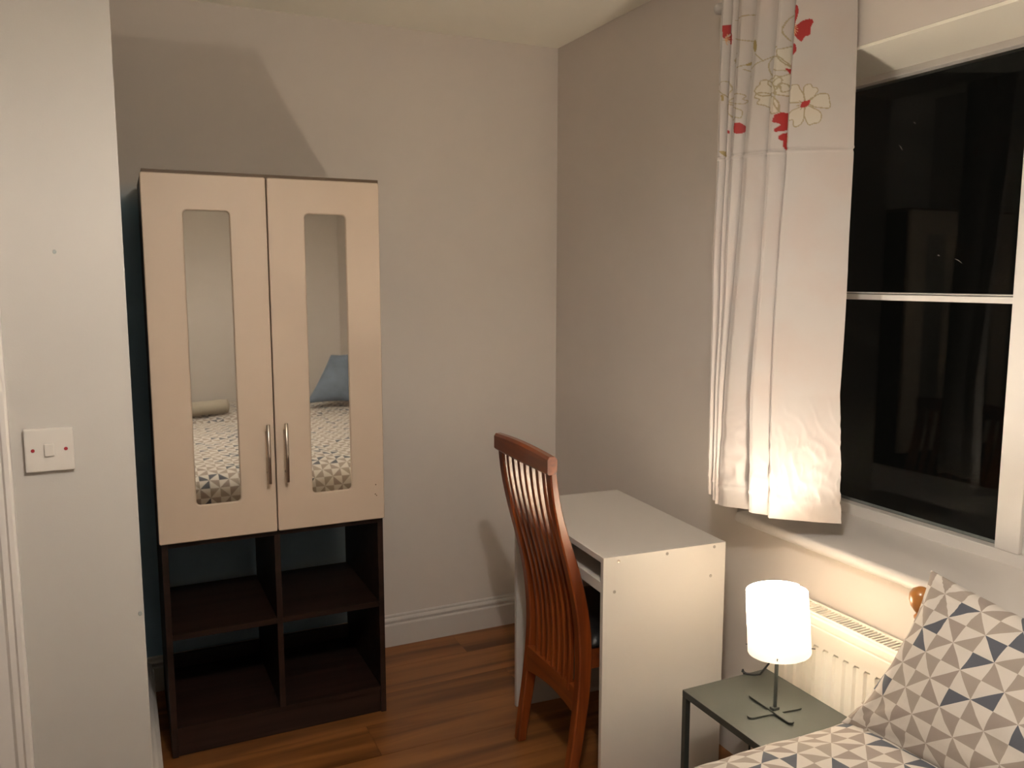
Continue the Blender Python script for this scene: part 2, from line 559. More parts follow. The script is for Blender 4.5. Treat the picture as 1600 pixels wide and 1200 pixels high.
# window sill board with a rounded nose
bm = bmesh.new()
prof = [(XF + 0.01, WZ0 - 0.01), (XR + 0.002, WZ0 - 0.01), (XR - 0.016, WZ0 - 0.012)]
for k in range(9):
    a = -math.pi / 2 - math.pi * k / 8
    prof.append((XR - 0.018 + 0.016 * math.cos(a), 0.7755 + 0.0165 * math.sin(a)))
prof += [(XF + 0.01, 0.796)]
prism(bm, prof, 'Y', WY0 - 0.05, WY1 - 0.03)
sill = tag(obj('trim_6', bm, M_trim), kind='structure')
for p in sill.data.polygons: p.use_smooth = abs(p.normal.y) < 0.5
m_ = sill.modifiers.new('e', 'EDGE_SPLIT'); m_.split_angle = R(50)

# window frame: left light with one glazing bar, then a wider stile and the next light
win = tag(obj('window_1', B(XF, XF + 0.06, WY0, WY1, 0.790, 0.828, bev=0.003), M_upvc), kind='structure')
obj('window_frame', B(XF, XF + 0.06, WY0, WY1, 2.049, 2.085, bev=0.003), M_upvc, win)
obj('window_frame', B(XF, XF + 0.06, WY1 - 0.06, WY1, 0.828, 2.049, bev=0.003), M_upvc, win)
obj('window_stile', B(XF - 0.002, XF + 0.06, 1.262, 1.325, 0.8285, 2.0485, bev=0.003), M_upvc, win)
obj('window_stile', B(XF + 0.010, XF + 0.06, 1.19, 1.2615, 0.8285, 2.0485, bev=0.003), M_upvc, win)
obj('window_frame', B(XF, XF + 0.06, WY0, WY0 + 0.06, 0.8285, 2.0485, bev=0.003), M_upvc, win)
bm = bmesh.new()
box(bm, XF + 0.012, XF + 0.05, 1.325, WY1 - 0.06, 1.4385, 1.4545, bev=0.002)
box(bm, XF + 0.018, XF + 0.05, 1.325, WY1 - 0.06, 1.4565, 1.4605)
obj('glazing_bar', bm, M_upvc, win)
obj('glazing_bar', B(XF + 0.012, XF + 0.05, WY0 + 0.06, 1.19, 1.4385, 1.4605, bev=0.002), M_upvc, win)
for (y0, y1, z0, z1) in ((1.325, WY1 - 0.06, 0.828, 1.4385), (1.325, WY1 - 0.06, 1.4605, 2.049), (WY0 + 0.06, 1.19, 0.828, 1.4385), (WY0 + 0.06, 1.19, 1.4605, 2.049)):
    obj('window_pane', B(XF + 0.030, XF + 0.034, y0, y1, z0, z1), M_glass, win)
# smears on the outside of the glass
random.seed(9)
for (yy, zz, s, a) in ((1.70, 1.86, 0.010, 0.9), (1.66, 1.92, 0.005, 0.6), (1.50, 1.545, 0.012, 0.5), (1.56, 1.56, 0.004, 0.2)):
    bm = bmesh.new()
    tube(bm, [(XF + 0.0288, yy - s * math.cos(a), zz - s * math.sin(a)), (XF + 0.0288, yy, zz + 0.002), (XF + 0.0288, yy + s * math.cos(a), zz + s * math.sin(a))], [0.0003, 0.0007, 0.0002], 5)
    obj('glass_smear', bm, mat('dried_smear', (0.35, 0.32, 0.30, 1), 0.9), win)

# ------------------------------------------------------------------ light switch
sw = thing('light_switch', 'square white single rocker light switch with two red screw dots on the left wall', 'switch', (-0.134, PY, 1.1675))
bm = bmesh.new(); box(bm, -0.0425, 0.0425, -0.0105, 0.0, -0.0425, 0.0425, bev=0.003)
obj('face_plate', bm, M_switch, sw)
obj('rocker', B(-0.0085, 0.0085, -0.0145, -0.0100, -0.012, 0.012, bev=0.0015), M_switch, sw)
for s in (-0.0285, 0.0285):
    bm = bmesh.new()
    lathe(bm, [(0.0036, 0), (0.0032, 0.0012)], 14)
    for v in bm.verts: v.co = Vector((v.co.x + s, -0.0102 - v.co.z, v.co.y))
    tag(obj('screw_cover', bm, M_red, sw), label='dark red screw cover')

# ------------------------------------------------------------------ wardrobe
WX0, WX1 = 0.080, 0.780
wd = thing('wardrobe', 'tall narrow wardrobe with two cream mirrored doors above four open dark brown shelves', 'wardrobe', (0, 0, 0))
FY, BY = 2.682, 3.145
obj('side_panel', B(WX0 + 0.004, WX0 + 0.022, FY, BY, 0.001, 1.795, bev=0.001), M_carcass, wd)
obj('side_panel', B(WX1 - 0.020, WX1 - 0.002, FY, BY, 0.001, 1.795, bev=0.001), M_carcass, wd)
M_top = wood('wardrobe_top_edge', (0.10, 0.06, 0.03, 1), (0.17, 0.10, 0.055, 1), 0.5, 'X')
obj('top_panel', B(WX0 + 0.003, WX1 - 0.001, FY - 0.016, BY, 1.7955, 1.8125, bev=0.001), M_top, wd)
IX0, IX1 = WX0 + 0.0225, WX1 - 0.0205
obj('shelf', B(IX0, IX1, FY + 0.001, BY - 0.002, 0.681, 0.699), M_carcass, wd)
obj('divider', B(0.419, 0.437, FY + 0.002, BY - 0.02, 0.0965, 0.6805), M_carcass, wd)
obj('shelf', B(IX0, 0.4185, FY + 0.003, BY - 0.015, 0.384, 0.402), M_carcass, wd)
obj('shelf', B(0.4375, IX1, FY + 0.003, BY - 0.015, 0.384, 0.402), M_carcass, wd)
obj('shelf', B(IX0, IX1, FY + 0.001, BY - 0.002, 0.078, 0.096), M_carcass, wd)
obj('plinth', B(IX0, IX1, FY + 0.008, FY + 0.026, 0.001, 0.0775), M_carcass, wd)
obj('back_rail', B(IX0, IX1, BY - 0.018, BY - 0.001, 0.0965, 0.146), M_carcass, wd)
obj('back_panel', B(IX0, IX1, BY - 0.006, BY - 0.002, 0.6995, 1.795), M_carcass, wd)

def rr(x0, x1, z0, z1, r, n=6):
    pts = []
    for cx, cz, a0 in ((x1 - r, z1 - r, 0), (x0 + r, z1 - r, 90), (x0 + r, z0 + r, 180), (x1 - r, z0 + r, 270)):
        for k in range(n + 1):
            a = R(a0 + 90 * k / n)
            pts.append((cx + r * math.cos(a), cz + r * math.sin(a)))
    return pts
def door_mesh(x0, x1, z0, z1, hole, yf, yb):
    bm = bmesh.new()
    def loop(pts, y): return [bm.verts.new((u, y, w)) for u, w in pts]
    def edges(vs): return [bm.edges.new((vs[i], vs[(i + 1) % len(vs)])) for i in range(len(vs))]
    hx0, hx1, hz0, hz1 = hole
    e = 0.0025
    outF = loop(rr(x0 + e, x1 - e, z0 + e, z1 - e, 0.004, 2), yf)
    outM = loop(rr(x0, x1, z0, z1, 0.005, 2), yf + e)
    outB = loop(rr(x0, x1, z0, z1, 0.005, 2), yb)
    inF = loop(rr(hx0 - 0.004, hx1 + 0.004, hz0 - 0.004, hz1 + 0.004, 0.016), yf)
    inM = loop(rr(hx0 - 0.001, hx1 + 0.001, hz0 - 0.001, hz1 + 0.001, 0.013), yf + 0.003)
    inB = loop(rr(hx0, hx1, hz0, hz1, 0.012), yf + 0.007)
    eo = edges(outF); ei = edges(inF)
    bmesh.ops.triangle_fill(bm, use_beauty=True, use_dissolve=False, edges=eo + ei)
    def br(a, b):
        for i in range(len(a)): bm.faces.new((a[i], a[(i + 1) % len(a)], b[(i + 1) % len(a)], b[i]))
    br(outF, outM); br(outM, outB); br(inF, inM); br(inM, inB)
    bm.faces.new(inB)
    bm.faces.new(outB[::-1])
    return bm
for (x0, x1, hx0, hx1, hpx) in ((0.078, 0.4265, 0.189, 0.318, 0.404), (0.4300, 0.779, 0.542, 0.668, 0.459)):
    z0, z1 = (0.700, 1.803)
    d = obj('door', door_mesh(x0, x1, z0, z1, (hx0, hx1, 0.812, 1.698), 2.660, 2.679), M_door, wd)
    bm = bmesh.new()
    pts = rr(hx0, hx1, 0.812, 1.698, 0.012)
    prism(bm, pts, 'Y', 2.6655, 2.6668)
    obj('mirror_panel', bm, M_mirror, d)
    bm = bmesh.new()
    tube(bm, [(hpx, 2.628, 0.864), (hpx, 2.628, 0.8645), (hpx, 2.628, 1.0505), (hpx, 2.628, 1.051)], [0.0045, 0.0055, 0.0055, 0.0045], 14)
    for zz in (0.893, 1.022):
        tube(bm, [(hpx, 2.628, zz), (hpx, 2.661, zz)], 0.0035, 10)
    tag(obj('handle', bm, M_steel, d, smooth=True), label='brushed steel bar handle')
    if x0 > 0.4:
        for xx, zz in ((0.750, 0.818), (0.748, 0.786), (0.752, 0.781)):
            bm = bmesh.new(); lathe(bm, [(0.0022, 0), (0.0015, 0.0006)], 8)
            for v in bm.verts: v.co = Vector((v.co.x + xx, 2.660 - v.co.z, v.co.y + zz))
            obj('chip_mark', bm, M_top, d)

# ------------------------------------------------------------------ desk
dk = thing('desk', 'small white laminate desk with solid side panels and a shelf, standing in the corner', 'desk', (1.160, 1.880, 0), R(-3.6))
DL, DD, DH, T = 0.650, 0.397, 0.745, 0.016      # local: x = depth to the wall, y = length towards the back
obj('side_panel', B(0, DD, 0, T, 0.001, DH, bev=0.0008), M_desk, dk)
obj('side_panel', B(0, DD, DL - T, DL, 0.001, DH, bev=0.0008), M_desk, dk)
obj('desktop', B(0.0005, DD, T + 0.0003, DL - T - 0.0003, DH - 0.0165, DH, bev=0.0008), M_desk, dk)
obj('keyboard_shelf', B(0.012, 0.300, T + 0.0003, DL - T - 0.0003, 0.643, 0.661, bev=0.0008), M_desk, dk)
obj('keyboard_shelf_lip', B(0.006, 0.0115, T + 0.002, DL - T - 0.002, 0.638, 0.668, bev=0.0008), M_desk, dk)
obj('modesty_panel', B(0.330, 0.346, T + 0.0003, DL - T - 0.0003, 0.36, 0.728), M_desk, dk)
for i, (u, z) in enumerate(((0.047, 0.7315), (0.201, 0.7340), (0.358, 0.7350), (0.035, 0.646), (0.348, 0.650))):
    bm = bmesh.new()
    lathe(bm, [(0.0046, 0), (0.0046, 0.0008), (0.0038, 0.0013), (0.0018, 0.0011), (0.0016, 0.0004)], 18)
    for v in bm.verts: v.co = Vector((v.co.x + u, -v.co.z, v.co.y + z))
    tag(obj('screw_head', bm, M_steel if i == 0 else M_cap, dk), label='bright screw head' if i == 0 else 'grey screw cap')

# ------------------------------------------------------------------ chair (faces +X, its seat pushed under the desk)
ch = thing('dining_chair', 'high-backed reddish wooden dining chair with curved slats and black seat, at the desk', 'chair', (0, 0, 0))
BZ = [0.0, 0.1, 0.2, 0.3, 0.40, 0.50, 0.60, 0.70, 0.80, 0.90, 1.0]
BX = [1.096, 1.108, 1.122, 1.133, 1.138, 1.134, 1.120, 1.096, 1.069, 1.048, 1.038]
YAW = 0.040
def bx_(z):
    # smooth spline through the back profile
    i = min(max(int(z / 0.1), 0), len(BZ) - 2)
    t = z / 0.1 - i
    p = [BX[max(i - 1, 0)], BX[i], BX[i + 1], BX[min(i + 2, len(BX) - 1)]]
    return 0.5 * ((2 * p[1]) + (-p[0] + p[2]) * t + (2 * p[0] - 5 * p[1] + 4 * p[2] - p[3]) * t * t + (-p[0] + 3 * p[1] - 3 * p[2] + p[3]) * t ** 3)
def depth_(z): return interp(z, [0, 0.3, 0.5, 0.7, 0.85, 1.0], [0.030, 0.040, 0.042, 0.036, 0.025, 0.020])
def swept(bm, yc, wid, z0, z1, dfun, yfun=None, off=0.0, n=26, r=0.004):
    rings = []
    for k in range(n + 1):
        z = z0 + (z1 - z0) * k / n
        xb = bx_(z) + off
        d = dfun(z)
        w = wid / 2 if not callable(wid) else wid(z) / 2
        y = yc if yfun is None else yfun(z)
        xb += YAW * (y - 1.98)
        c = [(r, -w), (d - r, -w), (d, -w + r), (d, w - r), (d - r, w), (r, w), (0, w - r), (0, -w + r)]
        rings.append([bm.verts.new((xb + a, y + b_, z)) for a, b_ in c])
    for a, b_ in zip(rings, rings[1:]):
        for k in range(8):
            bm.faces.new((a[k], a[(k + 1) % 8], b_[(k + 1) % 8], b_[k]))
    bm.faces.new(rings[0][::-1]); bm.faces.new(rings[-1])
    return bm
YN_, YF_ = 1.980, 2.325       # stile centres
for yc in (YN_, YF_):
    bm = swept(bmesh.new(), yc, 0.033, 0.001, 0.985, depth_)
    o = obj('rear_leg', bm, M_chair, ch)
    for p in o.data.polygons: p.use_smooth = True
    m_ = o.modifiers.new('e', 'EDGE_SPLIT'); m_.split_angle = R(35)
ym = (YN_ + YF_) / 2
ns = 7
for k in range(ns):
    f = (k + 1) / (ns + 1)
    yt = YN_ + (YF_ - YN_) * f
    yl = ym + (yt - ym) * 0.86
    bm = swept(bmesh.new(), 0, 0.016, 0.300, 0.985, lambda z: 0.015, yfun=lambda z, yt=yt, yl=yl: yl + (yt - yl) * smoothstep(0.3, 1.0, z), off=0.004, r=0.002)
    o = obj('slat', bm, M_chair, ch)
    for p in o.data.polygons: p.use_smooth = True
    m_ = o.modifiers.new('e', 'EDGE_SPLIT'); m_.split_angle = R(35)
bm = bmesh.new()     # top rail, gently crowned
rings = []
for k in range(13):
    f = k / 12
    y = 1.957 + (2.346 - 1.957) * f
    zt = 1.022 + 0.008 * math.sin(math.pi * f)
    x = 1.028 + YAW * (y - 1.98) - 0.004 * math.sin(math.pi * f)
    c = [(0.004, 0.972), (0.026, 0.973), (0.030, 0.980), (0.030, zt - 0.008), (0.022, zt), (0.006, zt), (0.0, zt - 0.008), (0.0, 0.977)]
    rings.append([bm.verts.new((x + a, y, z)) for a, z in c])
for a, b_ in zip(rings, rings[1:]):
    for k in range(8): bm.faces.new((a[k], a[(k + 1) % 8], b_[(k + 1) % 8], b_[k]))
bm.faces.new(rings[0][::-1]); bm.faces.new(rings[-1])
obj('top_rail', bm, M_chair_h, ch)
bm = bmesh.new()     # lower back rail with an arched underside
pts = []
for k in range(13):
    f = k / 12; pts.append((1.993 + 0.319 * f, 0.322))
for k in range(13):
    f = 1 - k / 12; pts.append((1.993 + 0.319 * f, 0.238 + 0.020 * math.sin(math.pi * f)))
prism(bm, pts, 'X', 1.142, 1.166)
obj('back_rail', bm, M_chair_h, ch)
for yc in (YN_ + 0.002, YF_ - 0.002):
    obj('seat_rail', B(1.176, 1.545, yc - 0.011, yc + 0.011, 0.385, 0.447, bev=0.003), M_chair_h, ch)
obj('front_rail', B(1.520, 1.542, YN_ + 0.02, YF_ - 0.02, 0.385, 0.447, bev=0.003), M_chair_h, ch)
for yc in (YN_ + 0.004, YF_ - 0.004):
    bm = bmesh.new()
    prism(bm, [(1.545, 0.001), (1.572, 0.001), (1.584, 0.447), (1.546, 0.447)], 'Y', yc - 0.018, yc + 0.018)
    obj('front_leg', bm, M_chair, ch)
def pad(x0, x1, y0, y1, z0, h, n=20):
    bm = bmesh.new()
    g = []
    for i in range(n + 1):
        rowv = []
        for j in range(n + 1):
            u, v = -1 + 2 * i / n, -1 + 2 * j / n
            e = (1 - abs(u) ** 6) * (1 - abs(v) ** 6)
            rowv.append(bm.verts.new((x0 + (x1 - x0) * (u + 1) / 2, y0 + (y1 - y0) * (v + 1) / 2, z0 + h * max(0, e) ** 0.35)))
        g.append(rowv)
    for i in range(n):
        for j in range(n):
            bm.faces.new((g[i][j], g[i + 1][j], g[i + 1][j + 1], g[i][j + 1]))
    ed = [e for e in bm.edges if len(e.link_faces) == 1]
    r = bmesh.ops.extrude_edge_only(bm, edges=ed)
    for v in [v for v in r['geom'] if isinstance(v, bmesh.types.BMVert)]: v.co.z = z0 - 0.012
    bmesh.ops.holes_fill(bm, edges=[e for e in bm.edges if len(e.link_faces) == 1])
    return bm
tag(obj('seat', pad(1.180, 1.560, YN_ - 0.012, YF_ + 0.012, 0.460, 0.032), M_leather, ch, smooth=True), label='black padded seat')

# ------------------------------------------------------------------ radiator
rd = thing('radiator', 'white panel radiator with vertical flutes and a top grille, under the window sill', 'radiator', (0, 0, 0))
RY0, RY1, RZ0, RZ1, RXF = 0.95, 1.735, 0.13, 0.620, 1.612
bm = bmesh.new()
# front panel in relief: cross-section along y, repeated over z bands
ys = []
pitch = 0.0333
y = RY1 - 0.02
prof = [(RY1, 0), (RY1 - 0.018, 0)]
while y > RY0 + 0.05:
    prof += [(y, 0), (y - 0.005, -0.007), (y - 0.019, -0.007), (y - 0.024, 0)]
    y -= pitch
prof += [(RY0 + 0.02, 0), (RY0, 0)]
bands = [(RZ0, 0), (RZ0 + 0.035, 0), (RZ0 + 0.043, 1), (RZ1 - 0.082, 1), (RZ1 - 0.074, 0), (RZ1 - 0.028, 0), (RZ1 - 0.026, 2), (RZ1 - 0.022, 2), (RZ1 - 0.020, 0), (RZ1 - 0.004, 0), (RZ1, 3)]
rows_ = []
for z, f in bands:
    off = {0: 0.0, 1: None, 2: 0.003, 3: 0.004}[f]
    rows_.append([bm.verts.new((RXF + (off if f != 1 else (0.0 if d < 0 else 0.0065)), yy, z)) for yy, d in prof])
for a, b_ in zip(rows_, rows_[1:]):
    for k in range(len(prof) - 1):
        bm.faces.new((a[k], a[k + 1], b_[k + 1], b_[k]))
# back skin closes the pressed sheet into a solid
lo, hi = rows_[0], rows_[-1]
bk = [bm.verts.new((RXF + 0.012, v.co.y, v.co.z)) for v in (lo[0], lo[-1], hi[-1], hi[0])]
bm.faces.new(bk)
bm.faces.new(lo + [bk[1], bk[0]]); bm.faces.new(hi[::-1] + [bk[3], bk[2]])
bm.faces.new([r[0] for r in rows_] + [bk[3], bk[0]]); bm.faces.new([r[-1] for r in rows_][::-1] + [bk[1], bk[2]])
obj('front_panel', bm, M_rad, rd)
for yy in (RY1 - 0.004, RY0):
    obj('end_cap', B(RXF + 0.013, 1.684, yy, yy + 0.004, RZ0 + 0.01, RZ1 + 0.004, bev=0.001), M_rad, rd)
obj('back_panel', B(1.678, 1.684, RY0 + 0.005, RY1 - 0.005, RZ0, RZ1), M_rad, rd)
bm = bmesh.new()
box(bm, 1.680, 1.686, RY0 + 0.005, RY1 - 0.005, RZ1 - 0.002, RZ1 + 0.005)
box(bm, RXF + 0.0125, RXF + 0.016, RY0 + 0.005, RY1 - 0.005, RZ1 - 0.002, RZ1 + 0.005)
y = RY1 - 0.012
while y > RY0 + 0.01:
    box(bm, RXF + 0.016, 1.680, y - 0.0038, y, RZ1 - 0.0015, RZ1 + 0.003)
    y -= 0.0115
tag(obj('grille', bm, M_rad, rd), label='slotted top grille')
for yy in (RY0 + 0.15, RY1 - 0.15):
    obj('wall_bracket', B(1.684, 1.711, yy - 0.02, yy + 0.02, 0.2, 0.55), M_rad, rd)

# ------------------------------------------------------------------ bedside table
bt = thing('bedside_table', 'small dark grey metal bedside table with thin square legs, beside the bed', 'table', (0, 0, 0))
TX0, TX1, TY0, TY1, TZ = 1.289, 1.572, 1.322, 1.688, 0.430
bm = B(TX0, TX1, TY0, TY1, TZ - 0.003, TZ, bev=0.0008)
obj('table_top', bm, M_table, bt)
bm = bmesh.new()
for (a, b_, c, d) in ((TX0, TX1, TY0, TY0 + 0.012), (TX0, TX1, TY1 - 0.012, TY1), (TX0, TX0 + 0.012, TY0 + 0.012, TY1 - 0.012), (TX1 - 0.012, TX1, TY0 + 0.012, TY1 - 0.012)):
    box(bm, a, b_, c, d, TZ - 0.018, TZ - 0.0032)
obj('frame', bm, M_metal, bt)
for x0 in (TX0, TX1 - 0.015):
    for y0 in (TY0, TY1 - 0.015):
        obj('leg', B(x0, x0 + 0.015, y0, y0 + 0.015, 0.001, TZ - 0.0185, bev=0.0008), M_metal, bt)
obj('lower_shelf', B(TX0 + 0.0155, TX1 - 0.0155, TY0 + 0.0155, TY1 - 0.0155, 0.10, 0.103), M_table, bt)

# ------------------------------------------------------------------ bedside lamp
lp = thing('table_lamp', 'lit table lamp with white drum shade on a dark stem, on the bedside table', 'lamp', (LAMP[0], LAMP[1], TZ))
def flat_bar(bm, p0, p1, w, t, z):
    p0, p1 = Vector(p0), Vector(p1)
    d = (p1 - p0).normalized(); n = Vector((-d.y, d.x, 0))
    L = (p1 - p0).length
    poly = []
    m = 6
    for k in range(m + 1):
        a = -math.pi / 2 + math.pi * k / m
        poly.append(p0 + d * (L - w / 2) + d * math.cos(a) * w / 2 + n * math.sin(a) * w / 2)
    for k in range(m + 1):
        a = math.pi / 2 + math.pi * k / m
        poly.append(p0 + d * (w / 2) + d * math.cos(a) * w / 2 + n * math.sin(a) * w / 2)
    prism(bm, [(q.x, q.y) for q in poly], 'Z', z, z + t)
bm = bmesh.new(); flat_bar(bm, (-0.078, 0.008, 0), (0.076, -0.010, 0), 0.020, 0.0035, 0.0015)
obj('foot_bar', bm, M_table, lp)
bm = bmesh.new(); flat_bar(bm, (0.000, 0.088, 0), (-0.004, -0.066, 0), 0.020, 0.0030, 0.0055)
obj('foot_bar', bm, M_table, lp)
bm = bmesh.new(); box(bm, -0.011, 0.009, -0.007, 0.007, 0.0090, 0.0160, bev=0.0015)
obj('stem_socket', bm, M_metal, lp)
bm = bmesh.new(); tube(bm, [(0, 0, 0.0162), (0, 0, 0.232)], 0.0048, 12)
obj('stem', bm, M_metal, lp, smooth=False)
# shade: one sheet of plastic rolled into a drum that laps over itself
SH0, SH1 = 0.161, 0.315
bm = bmesh.new()
ng, nz = 84, 16
grid = []
ax = Vector((LAMP[0], LAMP[1], 0)).normalized()        # tilt about the line of sight
tilt = Matrix.Rotation(R(-4.5), 3, ax)
cen = Vector((-0.001, 0.001, (SH0 + SH1) / 2))
for i in range(ng + 1):
    f = i / ng
    a = R(24 - 385 * f)
    r = 0.0750 + 0.0065 * (1 - smoothstep(0.0, 0.22, f)) - 0.001 * smoothstep(0.9, 1.0, f)
    drop = 0.007 * (1 - smoothstep(0.0, 0.30, f))
    colv = []
    for j in range(nz + 1):
        g = j / nz
        rr_ = r * (1.0 - 0.035 * g)
        p = Vector((rr_ * math.cos(a), rr_ * math.sin(a), SH0 + (SH1 - SH0 - drop) * g))
        p = tilt @ (p - Vector((0, 0, cen.z))) + cen
        colv.append(bm.verts.new(p))
    grid.append(colv)
for i in range(ng):
    for j in range(nz):
        bm.faces.new((grid[i][j], grid[i + 1][j], grid[i + 1][j + 1], grid[i][j + 1]))
tag(obj('lamp_shade', bm, M_shade, lp, smooth=True), label='glowing white plastic drum shade')
bm = bmesh.new()
q0 = tilt @ Vector((-0.056, 0.056, -0.065)) + cen
q1 = tilt @ Vector((0.0590, -0.060, -0.065)) + cen
tube(bm, [q0, q1], 0.0014, 8)
q0 = tilt @ Vector((-0.060, -0.059, -0.065)) + cen
q1 = tilt @ Vector((0.060, 0.056, -0.065)) + cen
tube(bm, [q0, q1], 0.0014, 8)
obj('shade_pin', bm, M_metal, lp)
bm = bmesh.new(); lathe(bm, [(0.010, 0), (0.014, 0.004), (0.014, 0.018), (0.012, 0.020)], 20, (0, 0, 0.217))
obj('bulb_holder', bm, M_metal, lp)
bm = bmesh.new(); lathe(bm, [(0.012, 0.2375), (0.050, 0.2375), (0.051, 0.2385), (0.012, 0.2395)], 32)  # added hidden disc, blocks the bulb's downward light to dim the shade's lower band
obj('added_light_baffle', bm, M_switch, lp)
bm = bmesh.new()
tube(bm, [(0.010, 0.006, 0.215), (0.045, 0.045, 0.190), (0.085, 0.100, 0.120), (0.105, 0.140, 0.045), (0.100, 0.165, 0.006), (0.088, 0.176, 0.003), (0.072, 0.186, 0.004), (0.064, 0.196, 0.008), (0.070, 0.200, 0.010), (0.090, 0.197, -0.05), (0.100, 0.197, -0.2), (0.11, 0.20, -0.4)], 0.0028, 8)
obj('power_cord', bm, M_cable, lp, smooth=True)

# ------------------------------------------------------------------ ceiling pendant (lights the room from behind the camera)
pd = thing('pendant_lamp', 'glowing paper shaded pendant lamp hanging from the ceiling in the middle of the room', 'lamp', (PEND[0], PEND[1], ZT))
bm = bmesh.new(); lathe(bm, [(0.045, 0), (0.045, -0.012), (0.02, -0.03)], 24)
obj('ceiling_rose', bm, M_switch, pd)
bm = bmesh.new(); tube(bm, [(0, 0, -0.03), (0, 0, PEND[2] - ZT + 0.1)], 0.003, 8)
obj('flex', bm, M_cable, pd)
hz = PEND[2] - ZT
bm = bmesh.new(); lathe(bm, [(0.02, 0.06), (0.02, 0.11)], 20, (0, 0, hz))
obj('bulb_holder', bm, M_switch, pd)
bm = bmesh.new()
lathe(bm, [(0.165, -0.040), (0.125, 0.09)], 48, (0, 0, hz), cap=False)
obj('lamp_shade', bm, M_shade_fab, pd, smooth=True)

# ------------------------------------------------------------------ beds
def bed(name, label, x0, x1, y0, y1, ztop, posts=True):
    bd = thing(name, label, 'bed', (0, 0, 0), group=None)
    obj('mattress', B(x0, x1, y0, y1, 0.27, ztop - 0.07, bev=0.03), M_matt, bd)
    for yy in (y0 - 0.002, y1 - 0.022):
        obj('side_rail', B(x0, x1, yy, yy + 0.024, 0.16, 0.265), M_bedwood, bd)
    for xx in (x0, x1 - 0.04):
        obj('cross_rail', B(xx, xx + 0.04, y0 + 0.025, y1 - 0.025, 0.16, 0.262), M_bedwood, bd)
    return bd
bd = bed('bed', 'wide bed in front with a turned pine bedpost, its headboard against the window wall', -0.42, 1.53, -0.36, 1.24, 0.60)
HX = 1.565
for yy in (-0.335, 1.214):
    bm = bmesh.new()
    lathe(bm, [(0.022, 0.001), (0.026, 0.02), (0.028, 0.3), (0.028, 0.56), (0.034, 0.60), (0.036, 0.635), (0.033, 0.665), (0.025, 0.700), (0.014, 0.735), (0.009, 0.752), (0.0125, 0.757), (0.0125, 0.762), (0.009, 0.766), (0.008, 0.770)], 28)
    p = obj('bedpost', bm, M_bedwood, bd, smooth=True, loc=(HX, yy, 0))
    bm = bmesh.new()
    lathe(bm, [(0.0075, 0.768), (0.013, 0.774), (0.0205, 0.785), (0.0245, 0.799), (0.0235, 0.812), (0.0175, 0.822), (0.008, 0.8275), (0.001, 0.8285)], 28)
    f_ = obj('finial', bm, M_bedwood, p, smooth=True)
bm = bmesh.new()
pts = [(-0.31, 0.55), (1.19, 0.55)]
for k in range(21):
    f = k / 20
    pts.append((1.19 - 1.50 * f, 0.62 + 0.09 * math.sin(math.pi * f)))
prism(bm, pts, 'X', HX - 0.012, HX + 0.012)
obj('headboard_rail', bm, M_bedwood, bd)
obj('headboard_rail', B(HX - 0.012, HX + 0.012, -0.31, 1.19, 0.30, 0.36), M_bedwood, bd)
for k in range(11):
    yy = -0.26 + 1.40 * k / 10
    bm = bmesh.new(); tube(bm, [(HX, yy, 0.358), (HX, yy, 0.44), (HX, yy, 0.552)], [0.008, 0.012, 0.008], 10)
    obj('spindle', bm, M_bedwood, bd, smooth=True)
bd2 = bed('bed', 'second bed behind the first, seen only in the wardrobe mirrors', -0.45, 1.60, -1.50, -0.50, 0.56)

